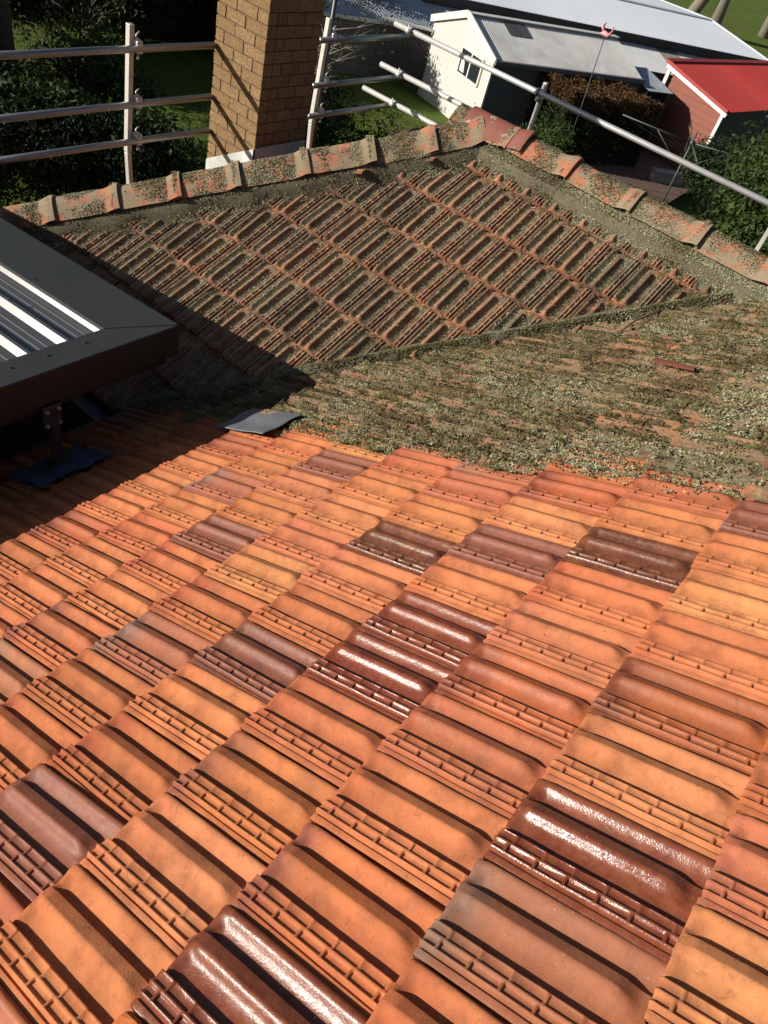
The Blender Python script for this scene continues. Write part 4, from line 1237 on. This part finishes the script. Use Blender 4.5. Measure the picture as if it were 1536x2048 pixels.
def branch_tree(mb, base, h, spread, nb, r0, rs):
    base = Vector(base); top = base + Vector((rs.uniform(-.2, .2) * h, rs.uniform(-.2, .2) * h, h))
    mid = base.lerp(top, .5) + Vector((rs.uniform(-.1, .1), rs.uniform(-.1, .1), 0)) * h
    mb.tube([base, mid, top], [r0, r0 * .75, r0 * .3], 8)
    tips = [top]
    for i in range(nb):
        f = rs.uniform(.3, .95); p = base.lerp(mid, f * 2) if f < .5 else mid.lerp(top, f * 2 - 1)
        an = rs.uniform(0, 6.28); d = Vector((math.cos(an), math.sin(an), rs.uniform(.1, .9))).normalized()
        L = spread * rs.uniform(.5, 1.0); q = p + d * L * .5 + Vector((0, 0, rs.uniform(0, .2))); e_ = p + d * L
        mb.tube([p, q, e_], [r0 * .4, r0 * .25, r0 * .08], 5); tips.append(e_)
        for _ in range(3):
            an2 = an + rs.uniform(-.9, .9); e2 = q + Vector((math.cos(an2), math.sin(an2), rs.uniform(-.1, .8))).normalized() * L * rs.uniform(.3, .6)
            mb.tube([q, e2], [r0 * .18, r0 * .05], 4); tips.append(e2)
    return tips
def tree(name, base, h, spread, nleaf, lsize, cols, label, seed, r0=.12, cat='tree', group=None, shape=None, nb=14, bark='bark', asp=.45, rad=(.35, .8)):
    rs = random.Random(seed)
    root = empty(name, base, label, cat, group)
    mb = MB(); tips = branch_tree(mb, (0, 0, 0), h, spread, nb, r0, rs)
    mb.build('trunk', M[bark], root, True)
    if nleaf:
        cen = [tuple(t) for t in tips] if shape is None else shape
        rad_ = [rs.uniform(*rad) for _ in cen]
        P, d = blob_points(cen, rad_, nleaf)
        P[:, 2] = np.maximum(P[:, 2], .05)
        cn = rng.random((nleaf, 1)); c = np.array(cols[0]) * (1 - cn) + np.array(cols[1]) * cn
        leaves('crown', P, d, rng.uniform(.6, 1.3, nleaf) * lsize, c, root, asp)
    return root
DG = ((.020, .034, .012), (.045, .070, .022)); MG = ((.035, .060, .016), (.085, .125, .030)); YG = ((.11, .13, .025), (.20, .21, .045)); OD = ((.05, .05, .02), (.10, .085, .04))
GB = lambda x, y: (x, y, gz(x, y) - .02)
GT = 'dark trees beyond the left guard rail'
tree('evergreen_tree', GB(-12.9, 6.9), 5.5, 2.4, 22000, .07, DG, 'dark evergreen tree with a thick trunk at the far left edge', 3, .25, group=GT, rad=(.5, 1.0))
for i, (x, y, h, lb) in enumerate(((-17.6, 9.6, 2.6, 'dark dense bush behind the top rail at the left edge'), (-18.3, 11.4, 2.9, 'dark dense bush behind the left post top'),
        (-17.8, 13.4, 2.7, 'dark dense bush just right of the left post'), (-17.2, 15.6, 2.6, 'dark dense bush touching the chimney\'s left side'),
        (-20.5, 13.6, 3.2, 'tall dark bush in the back row left of the chimney'), (-21, 17, 3.2, 'tall dark bush in the back row behind the chimney'))):
    tree('evergreen_bush', GB(x, y), h * .8, 1.2, 17000, .07, DG, lb, 30 + i, .09, 'bush', 'dark bushes behind the lawn', nb=16, rad=(.55, 1.0))
tree('shrub', GB(-15.0, 9.7), 2.3, 1.1, 700, .045, MG, 'sparse bare branched shrub in front of the sunlit lawn', 6, .035, 'shrub', nb=26, rad=(.2, .5))
tree('shrub', GB(-13.6, 6.2), 1.9, 1.0, 12000, .055, DG, 'dark leafy shrub left of the thick trunk', 7, .05, 'shrub', rad=(.35, .7))
tree('shrub', GB(-11.4, 6.4), 1.3, .9, 9000, .05, DG, 'dark leafy shrub below the lowest left rail', 18, .05, 'shrub', rad=(.3, .6))
for i, (x, y, lb) in enumerate(((-11.2, 4.9, 'dense dark bush at the left edge just above the hip'), (-10.9, 6.3, 'dense dark bush left of the left post foot'), (-10.5, 7.6, 'dense dark bush right of the left post foot'))):
    tree('evergreen_bush', GB(x, y), .95, .75, 11000, .05, DG, lb, 50 + i, .05, 'bush', 'low dark bushes below the hip', nb=14, rad=(.35, .6))
tree('shrub', GB(-12.0, 8.0), 1.0, .8, 6000, .045, DG, 'low dark shrub at the foot of the lawn by the left post', 17, .04, 'shrub', rad=(.25, .5))
tree('shrub', GB(-13.2, 8.2), 2.0, 1.0, 3000, .05, DG, 'thin dark shrub between the trunk and the lawn', 19, .04, 'shrub', nb=20, rad=(.2, .5))
tree('conifer', GB(-16.2, 18.6), 2.6, .9, 11000, .07, YG, 'yellow-green conifer beside the chimney\'s right edge', 8, .08, rad=(.35, .7))
tree('bare_shrub', GB(-11.2, 12.4), 2.3, 1.3, 0, .05, DG, 'leafless grey shrub under the rails right of the chimney', 9, .04, 'shrub', nb=26, bark='bark_pale')
tree('bare_shrub', GB(-12.4, 14.2), 2.2, 1.3, 500, .05, OD, 'leafless shrub in front of the dark shed wall', 10, .035, 'shrub', nb=22, bark='bark_pale')
tree('shrub', GB(-9.6, 11.4), 1.2, .9, 5000, .05, DG, 'dark undergrowth bush behind the hip near the chimney', 11, .04, 'shrub', rad=(.3, .6))
tree('bush', GB(-2.5, 18.3), 2.3, 1.4, 30000, .06, DG, 'large dark glossy bush at the right edge in front of the red roof', 12, .09, 'bush', rad=(.6, 1.1), nb=12)
tree('bush', GB(-1.6, 14.4), 2.3, 1.3, 22000, .06, MG, 'green leafy bush below the long rail at the right edge', 13, .08, 'bush', rad=(.5, 1.0), nb=12)
tree('bush', GB(-4.3, 20.2), 1.3, .8, 9000, .05, DG, 'small dark bush at the corner of the weatherboard wall', 14, .05, 'bush', rad=(.3, .6))
tree('bush', GB(-8.4, 17.8), .8, .6, 5000, .04, MG, 'low rounded bush in front of the clipped hedge', 15, .03, 'bush', rad=(.25, .45))
# clipped hedge with bronze new growth on top
hd = empty('hedge', GB(-8.55, 20.75), 'clipped hedge with bronze leaves on top beside the cream shed', 'hedge')
n = 30000
u = rng.uniform(-1, 1, n); v = rng.uniform(-1, 1, n); w_ = rng.uniform(0, 1, n)
face = rng.integers(0, 4, n)
v = np.where(face == 0, 1 - rng.random(n) * .12, v); u = np.where(face == 1, -1 + rng.random(n) * .12, u); u = np.where(face == 2, 1 - rng.random(n) * .12, u); w_ = np.where(face == 3, 1 - rng.random(n) * .10, w_)
wob = 1 + .06 * np.sin(u * 9) + .05 * np.sin(v * 7 + 2)
P = np.outer(u * 1.55 * wob, np.array(D2)) + np.outer(v * .72 * wob, np.array(D1)); P[:, 2] = .05 + w_ * 1.80 * (1 + .04 * np.sin(u * 12) + .03 * np.sin(v * 9))
P += rng.normal(0, .03, P.shape)
N = np.stack([np.zeros(n), np.zeros(n), np.ones(n)], -1); N[face < 3] = np.array(D1) * .7 + np.array([0, 0, .4])
brz = smst(.70, .88, w_ + rng.normal(0, .06, n))[:, None]
c = (np.array([.040, .065, .020]) * rng.uniform(.6, 1.4, (n, 1))) * (1 - brz) + brz * np.array([.16, .085, .038]) * rng.uniform(.5, 1.4, (n, 1))
leaves('foliage', P, N, rng.uniform(.025, .05, n), c, hd, .5)
mb = MB()
for k in range(6): mb.tube([D2 * (-1.2 + .48 * k), D2 * (-1.2 + .48 * k) + UP * 1.2], [.03, .015], 6)
mb.build('stem', M['bark'], hd)
# gum trunks in the paddock
for (x, y, lb, sd) in ((-19.6, 57.5, 'twin grey gum trunks standing left in the far paddock', 20), (-17.9, 58.5, 'leaning grey gum trunk right of the twin trunks in the paddock', 21), (-16.6, 66.0, 'dark trunk at the paddock\'s right edge', 22)):
    tree('gum_tree', (x, y, gz(x, y) - .1), 7.5, 2.6, 2500, .12, DG, lb, sd, .42, bark='bark_pale', nb=9, rad=(.8, 1.4), shape=[(0, 0, 7.5), (1.5, .5, 7.), (-1.5, 0, 6.8), (.3, 1.6, 7.8)])

# grass blades on the lit lawn
n = 26000
P = np.stack([rng.uniform(-24, -10.5, n), rng.uniform(5, 18, n), np.zeros(n)], -1)
P[:, 2] = GZ + (fbm(np.stack([P[:, 0], P[:, 1], np.zeros(n)], -1), .3, 2) - .5) * .12 + .02
gc = np.array([.12, .20, .03]) * rng.uniform(.6, 1.6, (n, 1)) + np.array([.05, .03, 0]) * rng.random((n, 1))
go = leaves('lawn_grass', P, np.tile(np.array([.6, .6, .2]), (n, 1)), rng.uniform(.03, .07, n), gc, None, .18)
go['kind'] = 'stuff'; go['label'] = 'tufted green grass of the lawn seen between the rails'

# ------------------------------------------------------------------ yard things
# rotary clothes line
cl = empty('clothes_line', GB(-5.3, 19.2), 'rotary clothes line with green pipe arms in front of the red wall', 'clothes line')
mb = MB(); mb.tube([(0, 0, 0), (0, 0, 2.1)], .025, 10); mb.build('pole', M['green_pipe'], cl, True)
mb = MB(); mb.tube([(0, 0, 1.80), (0, 0, 1.92)], .05, 10); mb.build('hub', M['dark_steel'], cl, True)
arms = []
for k in range(4):
    a = R_(204 + 90 * k); e_ = Vector((math.cos(a) * 1.75, math.sin(a) * 1.75, 1.95)); arms.append(e_)
    mb = MB(); mb.tube([(0, 0, 1.86), e_], .016, 8); mb.build('arm', M['green_pipe'], cl, True)
    mb = MB(); mb.tube([(0, 0, 1.25), e_ * .5 + Vector((0, 0, .93))], .011, 6); mb.build('brace', M['green_pipe'], cl, True)
for k in range(4):
    for q in (.45, .7, .97):
        mb = MB(); a = Vector((0, 0, 1.86)).lerp(arms[k], q); b = Vector((0, 0, 1.86)).lerp(arms[(k + 1) % 4], q)
        mb.tube([a, (a + b) / 2 - UP * .03, b], .0018, 4); mb.build('wire', M['dark_pole'], cl)
# garden ornament on a pole
orn = empty('garden_spinner', GB(-7.9, 18.5), 'pink bird ornament on a tall thin dark pole by the hedge', 'ornament')
mb = MB(); mb.tube([(0, 0, 0), (-.12, .18, 1.6), (-.30, .40, 3.10)], [.016, .013, .009], 8); mb.build('pole', M['dark_pole'], orn, True)
mb = MB()
c0 = Vector((-.30, .40, 3.17))
mb.tube([c0 + Vector((-.14, 0, 0)), c0 + Vector((-.05, 0, .02)), c0 + Vector((.06, 0, .0)), c0 + Vector((.13, .0, .05))], [.012, .06, .055, .01], 10)
mb.build('body', M['pink'], orn, True)
mb = MB(); mb.tube([c0 + Vector((.06, 0, .02)), c0 + Vector((.13, 0, .12)), c0 + Vector((.10, 0, .21)), c0 + Vector((.16, 0, .20))], [.02, .016, .02, .006], 8); mb.build('neck', M['pink'], orn, True)
mb = MB(); mb.tube([c0 + Vector((-.06, 0, .02)), c0 + Vector((-.16, .02, .14)), c0 + Vector((-.10, .03, .22))], [.02, .05, .01], 8); mb.build('wing', M['pink'], orn, True)
# white plastic chairs
def chair(loc, rz, label):
    o = empty('plastic_chair', loc, label, 'chair', 'white plastic chairs'); o.rotation_euler.z = rz
    mb = MB(); mb.box((0, 0, .42), (.48, .46, .04)); mb.build('seat', M['plastic'], o, False, .01)
    mb = MB(); mb.box((0, .24, .68), (.46, .04, .48), Matrix.Rotation(-.2, 3, 'X')); mb.build('backrest', M['plastic'], o, False, .01)
    for sx in (-1, 1):
        mb = MB(); mb.box((sx * .25, 0, .62), (.05, .46, .03)); mb.build('armrest', M['plastic'], o)
        for sy in (-1, 1):
            mb = MB(); mb.bar((sx * .21, sy * .20, .42), (sx * .25, sy * .24, 0), .04, .04); mb.build('leg', M['plastic'], o)
chair((-9.9, 28.4, gz(-9.9, 28.4) + .1), .6, 'white plastic chair left in the yard before the dark shed')
chair((-9.2, 28.9, gz(-9.2, 28.9) + .1), 2.4, 'white plastic chair nearest the red outbuilding post')
mb = MB(); mb.box((-9.1, 27.2, gz(-9.1, 27.2) + .14), (.35, .95, .05), Matrix.Rotation(.5, 3, 'Z')); mb.build('board', simple('pale_board', (.42, .30, .20), .8), None, False, .01, label='pale timber board lying on the paving below the chairs', cat='board')
# low rendered wall with a blue-grey cap
lw = empty('garden_wall', GB(-6.2, 21.6), 'low garden wall with blue-grey capping near the bush', 'wall')
mb = MB(); mb.box((0, .3, .28), (.95, .2, .56), Matrix.Rotation(.9, 3, 'Z')); mb.build('wall', M['block'], lw)
mb = MB(); mb.box((0, .3, .59), (1.05, .28, .06), Matrix.Rotation(.9, 3, 'Z')); mb.build('cap', M['blue_cap'], lw)
# old sleeper yard beyond the farm shed
sf = empty('timber_yard_fence', (-11.0, 44, gz(-11, 44)), 'old black sleeper fence beyond the farm shed roof', 'fence')
for k in range(9):
    x = -3.2 + .75 * k; y = 2.2 * math.sin(k * .4)
    mb = MB(); mb.box((x, y, .5), (.16, .16, 1.0 + .3 * (k % 3))); mb.build('post', M['old_timber'], sf)
    if k < 8:
        for zz in (.25, .55, .85):
            mb = MB(); mb.bar((x, y, zz), (x + .75, 2.2 * math.sin((k + 1) * .4), zz + .04), .07, .22); mb.build('sleeper', M['old_timber'], sf)
mb = MB(); mb.box((.4, 1.6, 1.15), (.5, .25, .14)); mb.build('hose', simple('yellow_hose', (.5, .42, .06), .6), sf)
